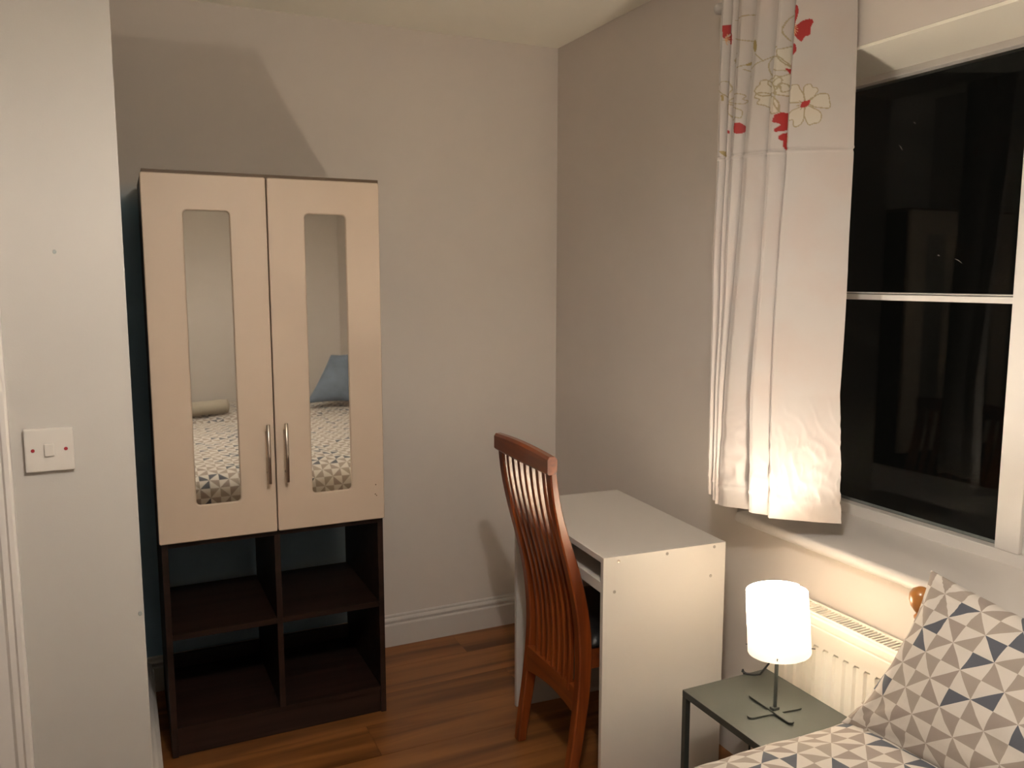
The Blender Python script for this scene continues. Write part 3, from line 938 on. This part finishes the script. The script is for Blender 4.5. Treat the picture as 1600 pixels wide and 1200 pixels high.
CELL = 0.0445
def duvet(name, x0, x1, prof, label, seed, amp=0.006):
    """cloth draped over the bed: prof = list of (y, z) from the far side over the top to the near side"""
    pts = [Vector((a, b_)) for a, b_ in prof]
    # densify with catmull-rom
    path = []
    for i in range(len(pts) - 1):
        p0, p1, p2, p3 = pts[max(i - 1, 0)], pts[i], pts[i + 1], pts[min(i + 2, len(pts) - 1)]
        n = max(2, int((p2 - p1).length / 0.02))
        for k in range(n):
            t = k / n
            path.append(0.5 * ((2 * p1) + (-p0 + p2) * t + (2 * p0 - 5 * p1 + 4 * p2 - p3) * t * t + (-p0 + 3 * p1 - 3 * p2 + p3) * t ** 3))
    path.append(pts[-1])
    s = [0]
    for a, b_ in zip(path, path[1:]): s.append(s[-1] + (b_ - a).length)
    nx = int((x1 - x0) / 0.02)
    bm = bmesh.new()
    uvl = bm.loops.layers.uv.new('UVMap')
    g = []
    for i in range(nx + 1):
        x = x0 + (x1 - x0) * i / nx
        rowv = []
        for j, p in enumerate(path):
            foot = smoothstep(0, 0.12, x - x0)
            z = 0.30 + (p.y - 0.30) * (0.35 + 0.65 * foot) if p.y > 0.3 else p.y
            q = Vector((x * 5, p.x * 5, seed))
            w = noise.noise(q) * amp * 1.6 + noise.noise(q * 3.1) * amp * 0.7
            ridge = abs(noise.noise(Vector((x * 3 + p.x * 9, p.x * 3 - x * 4, seed + 3))))
            w += (0.5 - ridge) * amp * 0.8
            nrm = Vector((0, 0, 1)) if j in (0, len(path) - 1) else None
            a = path[max(j - 1, 0)]; b2 = path[min(j + 1, len(path) - 1)]
            t = (b2 - a).normalized()
            ny, nz_ = (-t.y, t.x) if t.x > 0 else (t.y, -t.x)
            if t.x < 0: ny, nz_ = t.y, -t.x
            hang = smoothstep(0.45, 0.25, p.y)
            w += hang * 0.012 * math.sin(x * 26 + seed)
            rowv.append(bm.verts.new((x, p.x + ny * w, z + nz_ * w)))
        g.append(rowv)
    for i in range(nx):
        for j in range(len(path) - 1):
            f = bm.faces.new((g[i][j], g[i][j + 1], g[i + 1][j + 1], g[i + 1][j]))
            for lo, (ii, jj) in zip(f.loops, ((i, j), (i, j + 1), (i + 1, j + 1), (i + 1, j))):
                xx = x0 + (x1 - x0) * ii / nx
                lo[uvl].uv = (s[jj] / CELL + 200.3, xx / CELL + 200.1)
    me = bpy.data.meshes.new(name)
    bm.to_mesh(me); bm.free()
    for p in me.polygons: p.use_smooth = True
    me.materials.append(M_patch)
    o = bpy.data.objects.new(name, me); C.objects.link(o)
    so = o.modifiers.new('thick', 'SOLIDIFY'); so.thickness = 0.012; so.offset = -1
    tag(o, label, 'duvet')
    return o
duvet('duvet', -0.50, 1.515, [(1.262, 0.14), (1.278, 0.30), (1.284, 0.42), (1.272, 0.500), (1.235, 0.548), (1.165, 0.575), (1.05, 0.590), (0.80, 0.600), (0.45, 0.602), (0.1, 0.60), (-0.2, 0.585), (-0.34, 0.555), (-0.395, 0.50), (-0.41, 0.40), (-0.405, 0.20)], 'geometric patterned duvet spread over the near bed, below the pillow', 1.0)
duvet('duvet', -0.53, 1.58, [(-0.455, 0.20), (-0.450, 0.38), (-0.465, 0.46), (-0.53, 0.53), (-0.68, 0.560), (-1.0, 0.565), (-1.35, 0.555), (-1.50, 0.52), (-1.55, 0.44), (-1.555, 0.2)], 'geometric patterned duvet on the second bed, reflected in the mirrors', 5.0)

def cushion(name, A, Bc, Cc, D, thick, material, label, cat, uv=True, n=44, seed=0.0, ear=0.04, pinch=0.10):
    """pillow between four corners A (top start), B (bottom start), C (bottom end), D (top end)"""
    A, Bc, Cc, D = map(Vector, (A, Bc, Cc, D))
    nrm = (D - A).cross(Bc - A).normalized()
    W = (D - A).length; H = (Bc - A).length
    bm = bmesh.new()
    uvl = bm.loops.layers.uv.new('UVMap')
    sides = []
    def P(u, v, side):
        # pinch the outline inwards midway along each edge
        uu = u * (1 - pinch * (1 - v * v) * abs(u) ** 3)
        vv = v * (1 - pinch * (1 - u * u) * abs(v) ** 3)
        a, b_ = (uu + 1) / 2, (vv + 1) / 2
        p = (A * (1 - a) + D * a) * (1 - b_) + (Bc * (1 - a) + Cc * a) * b_
        e = max(0, (1 - u ** 2)) ** 0.55 * max(0, (1 - v ** 2)) ** 0.55
        q = Vector((u * 3.1, v * 2.3, seed + side))
        edge = 1 - min(1 - abs(u), 1 - abs(v))
        wr = noise.noise(q * 2) * 0.006 + noise.noise(q * 5) * 0.004 * edge
        # radial puckers near the corners
        for cu, cv in ((-1, -1), (-1, 1), (1, -1), (1, 1)):
            d = math.hypot(u - cu, (v - cv) * 0.8)
            if d < 0.8:
                an = math.atan2(v - cv, u - cu)
                wr += math.sin(an * 17 + seed) * 0.006 * smoothstep(0.8, 0.15, d) * smoothstep(0.0, 0.15, d)
        return p + nrm * side * (thick / 2 * e) + nrm * wr * (0.3 + 0.7 * e)
    grids = []
    for side in (1, -1):
        g = [[None] * (n + 1) for _ in range(n + 1)]
        for i in range(n + 1):
            for j in range(n + 1):
                u, v = -1 + 2 * i / n, -1 + 2 * j / n
                if side == -1 and (i in (0, n) or j in (0, n)):
                    g[i][j] = grids[0][i][j]
                else:
                    # denser near the edges
                    uu, vv = math.sin(u * math.pi / 2), math.sin(v * math.pi / 2)
                    g[i][j] = bm.verts.new(P(uu, vv, side))
        grids.append(g)
        for i in range(n):
            for j in range(n):
                q = (g[i][j], g[i][j + 1], g[i + 1][j + 1], g[i + 1][j])
                f = bm.faces.new(q if side == 1 else q[::-1])
                idx = ((i, j), (i, j + 1), (i + 1, j + 1), (i + 1, j))
                if side == -1: idx = idx[::-1]
                for lo, (ii, jj) in zip(f.loops, idx):
                    uu, vv = math.sin((-1 + 2 * ii / n) * math.pi / 2), math.sin((-1 + 2 * jj / n) * math.pi / 2)
                    lo[uvl].uv = ((uu + 1) / 2 * W / CELL + 40.6 + (0 if side == 1 else 31), (vv + 1) / 2 * (H * 1.08) / CELL + 60.25)
    me = bpy.data.meshes.new(name)
    bm.to_mesh(me); bm.free()
    for p in me.polygons: p.use_smooth = True
    me.materials.append(material)
    o = bpy.data.objects.new(name, me); C.objects.link(o)
    tag(o, label, cat)
    return o
cushion('pillow', (1.500, 1.144, 0.900), (1.352, 1.222, 0.560), (1.345, 0.50, 0.565), (1.500, 0.47, 0.860), 0.17, M_patch, 'big geometric patterned pillow propped against the headboard at the right', 'pillow', seed=2.0)
cushion('cushion', (1.44, -0.93, 0.93), (1.19, -0.69, 0.605), (1.56, -0.66, 0.60), (1.67, -0.86, 0.95), 0.14, M_cushion, 'blue grey velvet cushion leaning on the second bed, in the right mirror', 'cushion', seed=6.0, n=28)
# rolled towel on the second bed
bm = bmesh.new()
pts = []
tubep = []
for k in range(140):
    a = k / 139 * 2 * math.pi * 3.2
    r = 0.012 + 0.042 * k / 139
    tubep.append((r * math.cos(a), r * math.sin(a)))
ringA = []
for t in (0, 0.02, 0.3, 0.32):
    s = 0.97 if t in (0, 0.32) else 1.0
    ringA.append([bm.verts.new((t - 0.16, p[0] * s, p[1] * s)) for p in tubep])
for a, b_ in zip(ringA, ringA[1:]):
    for k in range(139): bm.faces.new((a[k], a[k + 1], b_[k + 1], b_[k]))
tw = obj('rolled_towel', bm, M_towel, None, smooth=True, loc=(0.50, -0.67, 0.622))
tw.rotation_euler = (0, 0, R(-16))
so = tw.modifiers.new('thick', 'SOLIDIFY'); so.thickness = 0.009
tag(tw, 'beige towel rolled up on the second bed, reflected in the left mirror', 'towel')

# ------------------------------------------------------------------ curtain
FOLDS = [[(2.2378, 1.5, 1.8859), (1.8459, 1.5, 1.8806), (1.5177, 1.5, 1.8871), (1.1715, 1.5, 1.8823), (0.8894, 1.5, 1.8837)], [(2.2282, 1.505, 1.85), (1.8424, 1.505, 1.8518), (1.5175, 1.505, 1.863), (1.1729, 1.505, 1.8689), (0.8728, 1.505, 1.8719)], [(2.2226, 1.51, 1.8278), (1.8407, 1.51, 1.8369), (1.5174, 1.51, 1.8475), (1.1736, 1.51, 1.8611), (0.8612, 1.51, 1.8634)], [(2.2068, 1.52, 1.7677), (1.8361, 1.52, 1.7973), (1.5173, 1.52, 1.8197), (1.1746, 1.52, 1.8486), (0.8575, 1.52, 1.8586)], [(2.1909, 1.535, 1.7047), (1.8275, 1.535, 1.7262), (1.5168, 1.535, 1.7383), (1.1852, 1.535, 1.7583), (0.8638, 1.535, 1.7468)], [(2.1853, 1.56, 1.6733), (1.8237, 1.5615, 1.6853), (1.5166, 1.5627, 1.7064), (1.1894, 1.5639, 1.7114), (0.855, 1.565, 1.7042)], [(2.1772, 1.685, 1.5861), (1.82, 1.7012, 1.5918), (1.5164, 1.7142, 1.6031), (1.1906, 1.7275, 1.625), (0.842, 1.74, 1.6038)]]
PRINTS = {"red":[[[0.2262,2.1627],[0.2293,2.1731],[0.235,2.1728],[0.2389,2.1621],[0.2375,2.1471],[0.2334,2.1341],[0.2302,2.1249],[0.2273,2.125]],[[0.2322,2.1229],[0.2501,2.1352],[0.2686,2.1388],[0.2764,2.1321],[0.2714,2.1191],[0.2704,2.1022],[0.2577,2.0971],[0.2509,2.0868],[0.2414,2.0922],[0.2294,2.1079],[0.2265,2.125]],[[0.2279,2.0814],[0.2345,2.0822],[0.2392,2.0714],[0.2375,2.0619],[0.2294,2.0558]],[[0.2203,2.042],[0.2255,2.0338],[0.2244,2.0147],[0.2201,2.0029],[0.2113,2.0125],[0.2044,2.0268],[0.2141,2.0256]],[[0.2601,1.942],[0.269,1.9436],[0.2786,1.9452],[0.2776,1.9375],[0.2732,1.9311],[0.2644,1.9275],[0.2564,1.9293]],[[0.1919,1.9039],[0.1946,1.9154],[0.2046,1.9201],[0.217,1.9141],[0.2228,1.9025],[0.2238,1.8828],[0.2137,1.8819],[0.21,1.8756],[0.1966,1.8731],[0.1945,1.8788],[0.203,1.8909],[0.1913,1.8973]],[[0.2001,1.8546],[0.2028,1.8654],[0.2143,1.8713],[0.2237,1.8718],[0.226,1.8276],[0.2219,1.8232],[0.2118,1.8249],[0.2066,1.8393],[0.2071,1.8491]],[[0.0055,2.1717],[0.0246,2.1705],[0.0293,2.1573],[0.0169,2.1458],[0.0077,2.1408]],[[0.0089,2.1389],[0.0367,2.1467],[0.0393,2.1166],[0.0224,2.127]],[[0.0653,1.9118],[0.0814,1.911],[0.099,1.8969],[0.0914,1.8842],[0.0675,1.8864]],[[0.0388,1.8945],[0.0428,1.8941],[0.0432,1.8878],[0.0391,1.8882]]],"olive":[[[0.1313,2.0946],[0.1314,2.0881],[0.1303,2.0832],[0.1284,2.0808],[0.1259,2.0813],[0.1233,2.0847],[0.1213,2.0903],[0.12,2.097],[0.1199,2.1034],[0.121,2.1083],[0.1229,2.1107],[0.1254,2.1102],[0.128,2.1068],[0.1301,2.1012]],[[0.1197,2.0157],[0.1176,2.0091],[0.1145,2.0041],[0.1108,2.0019],[0.1074,2.0028],[0.105,2.0067],[0.1041,2.0128],[0.1047,2.0199],[0.1069,2.0266],[0.1101,2.0315],[0.1136,2.0337],[0.1169,2.0327],[0.1193,2.0289],[0.1202,2.0228]],[[0.0802,2.0568],[0.1059,2.0663],[0.1143,2.0695],[0.1096,2.0597],[0.0924,2.0536]],[[0.0028,1.8448],[0.0365,1.8395],[0.0365,1.824],[0.018,1.8273]],[[0.0068,1.9926],[0.0119,1.9918],[0.0126,1.975],[0.0087,1.9756]]],"cream":[[[0.2715,1.9416],[0.2833,1.9479],[0.2903,1.9598],[0.2946,1.9681],[0.2907,1.9747],[0.2829,1.9752],[0.2764,1.9837],[0.2661,1.9814],[0.2615,1.9733],[0.2639,1.9559],[0.2679,1.9418]],[[0.2755,1.9356],[0.2882,1.9285],[0.3052,1.9256],[0.3205,1.9243],[0.3243,1.9312],[0.3218,1.9403],[0.3206,1.9492],[0.3162,1.9581],[0.2998,1.9595],[0.2852,1.9516],[0.2739,1.9396]],[[0.2697,1.9301],[0.2661,1.9157],[0.269,1.9014],[0.2767,1.8863],[0.2836,1.8854],[0.2898,1.8883],[0.2992,1.8895],[0.305,1.8989],[0.303,1.9144],[0.287,1.9252],[0.2728,1.932]],[[0.2628,1.9319],[0.2502,1.9263],[0.2358,1.9195],[0.2288,1.9087],[0.2302,1.8973],[0.2406,1.8981],[0.244,1.882],[0.2561,1.884],[0.2646,1.8954],[0.2666,1.912],[0.2667,1.9302]],[[0.2647,1.9428],[0.2622,1.9585],[0.2538,1.972],[0.2475,1.9831],[0.2338,1.9825],[0.2314,1.974],[0.222,1.9692],[0.2232,1.9532],[0.2284,1.9411],[0.2457,1.9402],[0.2624,1.9391]],[[0.1836,1.9704],[0.1784,1.9835],[0.1656,1.9985],[0.1555,2.0073],[0.1447,2.0062],[0.1431,1.9983],[0.137,1.991],[0.1348,1.981],[0.1478,1.9695],[0.1642,1.9689],[0.1827,1.9668]],[[0.1818,1.9655],[0.1687,1.9703],[0.1513,1.9767],[0.1406,1.9769],[0.135,1.9676],[0.1448,1.9613],[0.141,1.9512],[0.155,1.9449],[0.1656,1.9395],[0.1764,1.952],[0.1836,1.962]],[[0.186,1.9603],[0.1772,1.9532],[0.1691,1.9433],[0.1652,1.9356],[0.169,1.9296],[0.181,1.9283],[0.1883,1.9185],[0.1972,1.9208],[0.1998,1.9315],[0.197,1.9475],[0.189,1.9594]],[[0.189,1.97],[0.1954,1.9799],[0.1998,1.9933],[0.1994,2.0038],[0.1903,2.0112],[0.1846,2.0036],[0.1734,2.0117],[0.1624,2.0083],[0.158,1.9968],[0.1729,1.9824],[0.1854,1.97]],[[0.1921,1.9654],[0.2016,1.9621],[0.2099,1.9596],[0.2163,1.9622],[0.2187,1.9695],[0.2135,1.9759],[0.2108,1.9836],[0.2045,1.9904],[0.1976,1.9901],[0.1932,1.9775],[0.19,1.9682]],[[0.2197,2.0259],[0.2231,2.0398],[0.2238,2.057],[0.2232,2.0666],[0.2108,2.0785],[0.2048,2.0774],[0.1979,2.075],[0.189,2.0725],[0.1923,2.0541],[0.2043,2.0361],[0.2163,2.0258]],[[0.2155,2.0239],[0.2084,2.0363],[0.1995,2.0485],[0.1923,2.0577],[0.1822,2.0561],[0.1798,2.0503],[0.1747,2.0459],[0.1714,2.0392],[0.1881,2.0248],[0.2015,2.0226],[0.2143,2.0212]],[[0.2158,2.0154],[0.2042,2.0103],[0.1926,2.0029],[0.1854,1.9932],[0.1914,1.9847],[0.1987,1.9843],[0.2018,1.9701],[0.214,1.9745],[0.22,1.9794],[0.2217,1.9978],[0.2187,2.0131]]],"lines":[[[0.2715,1.9416],[0.2833,1.9479],[0.2903,1.9598],[0.2946,1.9681],[0.2907,1.9747],[0.2829,1.9752],[0.2764,1.9837],[0.2661,1.9814],[0.2615,1.9733],[0.2639,1.9559],[0.2679,1.9418],[0.2715,1.9416]],[[0.2755,1.9356],[0.2882,1.9285],[0.3052,1.9256],[0.3205,1.9243],[0.3243,1.9312],[0.3218,1.9403],[0.3206,1.9492],[0.3162,1.9581],[0.2998,1.9595],[0.2852,1.9516],[0.2739,1.9396],[0.2755,1.9356]],[[0.2697,1.9301],[0.2661,1.9157],[0.269,1.9014],[0.2767,1.8863],[0.2836,1.8854],[0.2898,1.8883],[0.2992,1.8895],[0.305,1.8989],[0.303,1.9144],[0.287,1.9252],[0.2728,1.932],[0.2697,1.9301]],[[0.2628,1.9319],[0.2502,1.9263],[0.2358,1.9195],[0.2288,1.9087],[0.2302,1.8973],[0.2406,1.8981],[0.244,1.882],[0.2561,1.884],[0.2646,1.8954],[0.2666,1.912],[0.2667,1.9302],[0.2628,1.9319]],[[0.2647,1.9428],[0.2622,1.9585],[0.2538,1.972],[0.2475,1.9831],[0.2338,1.9825],[0.2314,1.974],[0.222,1.9692],[0.2232,1.9532],[0.2284,1.9411],[0.2457,1.9402],[0.2624,1.9391],[0.2647,1.9428]],[[0.1836,1.9704],[0.1784,1.9835],[0.1656,1.9985],[0.1555,2.0073],[0.1447,2.0062],[0.1431,1.9983],[0.137,1.991],[0.1348,1.981],[0.1478,1.9695],[0.1642,1.9689],[0.1827,1.9668],[0.1836,1.9704]],[[0.1818,1.9655],[0.1687,1.9703],[0.1513,1.9767],[0.1406,1.9769],[0.135,1.9676],[0.1448,1.9613],[0.141,1.9512],[0.155,1.9449],[0.1656,1.9395],[0.1764,1.952],[0.1836,1.962],[0.1818,1.9655]],[[0.186,1.9603],[0.1772,1.9532],[0.1691,1.9433],[0.1652,1.9356],[0.169,1.9296],[0.181,1.9283],[0.1883,1.9185],[0.1972,1.9208],[0.1998,1.9315],[0.197,1.9475],[0.189,1.9594],[0.186,1.9603]],[[0.189,1.97],[0.1954,1.9799],[0.1998,1.9933],[0.1994,2.0038],[0.1903,2.0112],[0.1846,2.0036],[0.1734,2.0117],[0.1624,2.0083],[0.158,1.9968],[0.1729,1.9824],[0.1854,1.97],[0.189,1.97]],[[0.1921,1.9654],[0.2016,1.9621],[0.2099,1.9596],[0.2163,1.9622],[0.2187,1.9695],[0.2135,1.9759],[0.2108,1.9836],[0.2045,1.9904],[0.1976,1.9901],[0.1932,1.9775],[0.19,1.9682],[0.1921,1.9654]],[[0.0341,1.9751],[0.0375,1.9887],[0.0441,2.0022],[0.037,2.0201],[0.0289,2.0285],[0.0203,2.0242],[0.0099,2.0268],[0.0002,2.0191],[-0.0025,2.0082],[0.0135,1.9909],[0.0303,1.9749],[0.0341,1.9751]],[[0.0414,1.967],[0.058,1.9627],[0.0758,1.96],[0.0881,1.959],[0.0967,1.9652],[0.0843,1.9704],[0.0907,1.9784],[0.0769,1.9849],[0.0606,1.9866],[0.047,1.9786],[0.0395,1.9697],[0.0414,1.967]],[[0.037,1.962],[0.0375,1.9487],[0.0407,1.9369],[0.0511,1.9244],[0.0628,1.9198],[0.0671,1.9262],[0.0822,1.9235],[0.0854,1.9349],[0.0819,1.943],[0.0587,1.9534],[0.0407,1.9624],[0.037,1.962]],[[0.2197,2.0259],[0.2231,2.0398],[0.2238,2.057],[0.2232,2.0666],[0.2108,2.0785],[0.2048,2.0774],[0.1979,2.075],[0.189,2.0725],[0.1923,2.0541],[0.2043,2.0361],[0.2163,2.0258],[0.2197,2.0259]],[[0.2155,2.0239],[0.2084,2.0363],[0.1995,2.0485],[0.1923,2.0577],[0.1822,2.0561],[0.1798,2.0503],[0.1747,2.0459],[0.1714,2.0392],[0.1881,2.0248],[0.2015,2.0226],[0.2143,2.0212],[0.2155,2.0239]],[[0.2158,2.0154],[0.2042,2.0103],[0.1926,2.0029],[0.1854,1.9932],[0.1914,1.9847],[0.1987,1.9843],[0.2018,1.9701],[0.214,1.9745],[0.22,1.9794],[0.2217,1.9978],[0.2187,2.0131],[0.2158,2.0154]],[[0.2676,1.9329],[0.2662,1.9215]],[[0.2652,1.9338],[0.2569,1.9228]],[[0.2636,1.9355],[0.2482,1.932]],[[0.2634,1.9382],[0.253,1.9435]],[[0.273,1.9352],[0.2861,1.9308]],[[0.2714,1.9395],[0.2815,1.9505]],[[0.1187,2.1727],[0.0808,2.1809],[0.0439,2.1762]],[[0.1207,2.1085],[0.0806,2.1185],[0.0463,2.1294]],[[0.187,2.0808],[0.1618,2.0629],[0.1311,2.0498],[0.1075,2.0265],[0.1046,1.9991]],[[0.1811,2.001],[0.1637,2.018],[0.1566,2.0446],[0.1661,2.0659]],[[0.2074,2.0934],[0.1954,2.1178],[0.2046,2.1468],[0.2224,2.1631]],[[0.1811,2.001],[0.1927,1.9722],[0.191,1.9452],[0.2012,1.9205]],[[0.1286,2.0757],[0.1465,2.0552]],[[0.0599,2.0905],[0.0464,2.0767],[0.0535,2.0552]],[[0.0085,2.1332],[0.0386,2.1309]],[[0.0811,2.0467],[0.1068,2.0325],[0.1121,2.0139]],[[0.0625,2.0538],[0.0802,2.0568]]]}

ZTOP = 2.335
W_ = [math.hypot(FOLDS[k][0][1] - FOLDS[k + 1][0][1], FOLDS[k][0][2] - FOLDS[k + 1][0][2]) for k in range(6)]
S_ = [0.0]
for w in W_: S_.append(S_[-1] + w)
def fold(k, z):
    t = FOLDS[k]
    zs = [p[0] for p in t][::-1]
    return (interp(z, zs, [p[1] for p in t][::-1]), interp(z, zs, [p[2] for p in t][::-1]))
HEM = [t[-1][0] for t in FOLDS]
# columns: (kind, panel, fraction). Each visible panel runs from its tip k to behind the next tip k+1
cols = []
for k in range(6):
    n = max(14, int(W_[k] / 0.0015))
    for i in range(n + 1):
        f = i / n
        cols.append(('p', k, f))
    if k < 5:
        for i in range(1, 6): cols.append(('v', k, i / 6))
NZA = 300
zt = [ZTOP - (ZTOP - 1.80) * i / NZA for i in range(NZA)]
NZB = 150
rowsN = NZA + NZB + 1
verts = np.zeros((len(cols), rowsN, 3))
SP = np.zeros((len(cols), rowsN)); ZP = np.zeros((len(cols), rowsN))
for ci, (kind, k, f) in enumerate(cols):
    hem = HEM[k] * (1 - f) + HEM[k + 1] * f if kind == 'p' else HEM[k + 1]
    for r in range(rowsN):
        z = zt[r] if r < NZA else 1.80 + (hem - 1.80) * (r - NZA) / NZB
        a = fold(k, z); b_ = fold(k + 1, z)
        back = 0.042
        if k == 5:
            bx2, by2 = b_
        else:
            bx2, by2 = b_[0] + back, b_[1] - 0.004      # tucks behind the next tip
        if kind == 'p':
            x = a[0] + (bx2 - a[0]) * f
            yv = a[1] + (by2 - a[1]) * f
            # belly
            bulge = math.sin(math.pi * f) * (0.004 if k == 5 else 0.004)
            x -= bulge
            # rounded tip
            x += 0.006 * (1 - smoothstep(0, 0.05 if k == 5 else 0.2, f))
            SP[ci, r] = S_[k] + W_[k] * f
        else:
            a2 = (bx2 - 0.002, by2)
            x = bx2 + (b_[0] + 0.006 - bx2) * f + 0.006 * math.sin(math.pi * f)
            yv = by2 + (b_[1] + 0.004 - by2) * f
            SP[ci, r] = -1
        low = 1 - min(1, max(0, (z - 0.85) / 0.45))
        q = Vector((SP[ci, r] * 16 if kind == 'p' else k * 3.0, z * 7, 1.3))
        wob = noise.noise(q * 0.6) * 0.004
        if low > 0:
            sx = SP[ci, r] if kind == 'p' else 0
            d1 = abs(noise.noise(Vector((sx * 22 + z * 14, z * 9 - sx * 12, 4.0))))
            d2 = abs(noise.noise(Vector((sx * 40 - z * 26, z * 16 + sx * 10, 9.0))))
            crease = smoothstep(0.15, 0.8, low) * (1.0 if z > hem + 0.055 else 0.35)
            if kind == 'p':
                amp_ = 1.0 if k == 5 else (0.6 if k > 2 else 0.2)
                wob += ((0.30 - min(d1, 0.30)) * 0.020 + (0.22 - min(d2, 0.22)) * 0.014 - 0.004) * crease * amp_
        # stitched seam and hem line
        wob += 0.0030 * math.exp(-((z - 1.8215) / 0.0030) ** 2) - 0.0022 * math.exp(-((z - 1.8285) / 0.0030) ** 2)
        hz_ = hem + 0.055
        wob += 0.003 * math.exp(-((z - hz_) / 0.004) ** 2) - (0.0015 if z < hz_ else 0)
        edge_w = 0.0
        if k == 5 and kind == 'p':
            edge_w = 0.003 * math.sin(z * 9) * smoothstep(0.7, 1.0, f) * (0.3 + low)
        verts[ci, r] = (x - wob, yv + edge_w, z)
        ZP[ci, r] = z
nC = len(cols)
me = bpy.data.meshes.new('curtain')
idx = np.arange(nC * rowsN).reshape(nC, rowsN)
faces = np.stack([idx[:-1, :-1], idx[:-1, 1:], idx[1:, 1:], idx[1:, :-1]], -1).reshape(-1, 4)
me.vertices.add(nC * rowsN); me.vertices.foreach_set('co', verts.reshape(-1))
me.loops.add(faces.size); me.loops.foreach_set('vertex_index', faces.reshape(-1).astype(np.int32))
me.polygons.add(len(faces)); me.polygons.foreach_set('loop_start', np.arange(0, faces.size, 4, dtype=np.int32))
me.update(calc_edges=True); me.validate()
me.polygons.foreach_set('use_smooth', np.ones(len(me.polygons), dtype=bool))
# the printed flowers, as colours on the cloth
S = SP.reshape(-1); Z = ZP.reshape(-1)
col = np.ones((len(S), 4)); col[:, :3] = (0.52, 0.48, 0.455)
sel = (S >= 0) & (Z > 1.8)
ps, pz = S[sel], Z[sel]
cs = col[sel]
def inside(poly):
    r = np.zeros(len(ps), bool)
    n = len(poly)
    for i in range(n):
        x1, y1 = poly[i]; x2, y2 = poly[(i + 1) % n]
        c = (y1 > pz) != (y2 > pz)
        with np.errstate(divide='ignore', invalid='ignore'):
            xi = (x2 - x1) * (pz - y1) / ((y2 - y1) or 1e-9) + x1
        r ^= c & (ps < xi)
    return r
def near_line(pl):
    d = np.full(len(ps), 9.0)
    for (x1, y1), (x2, y2) in zip(pl, pl[1:]):
        dx, dy = x2 - x1, y2 - y1
        L = dx * dx + dy * dy + 1e-12
        t = np.clip(((ps - x1) * dx + (pz - y1) * dy) / L, 0, 1)
        d = np.minimum(d, np.hypot(ps - x1 - t * dx, pz - y1 - t * dy))
    return d
def curve(pl):
    out = []
    for i in range(len(pl) - 1):
        p = [pl[max(i - 1, 0)], pl[i], pl[i + 1], pl[min(i + 2, len(pl) - 1)]]
        for k in range(5):
            t = k / 5
            out.append(tuple(0.5 * ((2 * p[1][c]) + (-p[0][c] + p[2][c]) * t + (2 * p[0][c] - 5 * p[1][c] + 4 * p[2][c] - p[3][c]) * t * t + (-p[0][c] + 3 * p[1][c] - 3 * p[2][c] + p[3][c]) * t ** 3) for c in (0, 1)))
    out.append(tuple(pl[-1]))
    return out
for pl in PRINTS['cream']: cs[inside(pl), :3] = (0.58, 0.54, 0.46)
for pl in PRINTS['lines']:
    m_ = near_line(curve(pl)) < 0.0013
    cs[m_, :3] = (0.36, 0.30, 0.19)
for pl in PRINTS['olive']: cs[inside(pl), :3] = (0.33, 0.25, 0.10)
for pl in PRINTS['red']: cs[inside(curve(list(pl) + [pl[0]])), :3] = (0.36, 0.016, 0.014)
for (s0, z0) in ((0.2300, 2.115), (0.2215, 1.884), (0.222, 1.853), (0.012, 2.135)):
    for k in range(6):
        a = -1.3 + k * 0.5
        m_ = near_line([(s0, z0), (s0 + 0.010 * math.cos(a), z0 + 0.014 * math.sin(a))]) < 0.0008
        cs[m_, :3] = (0.60, 0.32, 0.16)
col[sel] = cs
at = me.color_attributes.new('print', 'FLOAT_COLOR', 'POINT')
at.data.foreach_set('color', col.reshape(-1))
me.materials.append(M_curtain)
cu = bpy.data.objects.new('curtain', me); C.objects.link(cu)
tag(cu, 'pale satin curtain with red flower print on top, gathered at the left of the window', 'curtain')
cr = thing('curtain_rail', 'white curtain rail behind the head of the floral curtain', 'curtain rail', (0, 0, 0))
bm = bmesh.new(); tube(bm, [(1.600, 0.02, 2.262), (1.600, 1.985, 2.262)], 0.009, 14)
obj('rod', bm, M_trim, cr, smooth=True)
for yy in (1.985, 0.02):
    s = 1 if yy > 1 else -1
    bm = bmesh.new()
    prof = [(0.009, 0), (0.011, 0.002), (0.011, 0.006), (0.008, 0.009), (0.014, 0.016), (0.0165, 0.024), (0.014, 0.033), (0.006, 0.038)]
    lathe(bm, prof, 20)
    for v in bm.verts: v.co = Vector((1.600 + v.co.x, yy + s * v.co.z, 2.262 + v.co.y))
    obj('finial', bm, M_trim, cr, smooth=True)
for yy in (1.965, 0.06):
    obj('wall_bracket', B(1.600, 1.711, yy - 0.006, yy + 0.006, 2.250, 2.256), M_trim, cr)
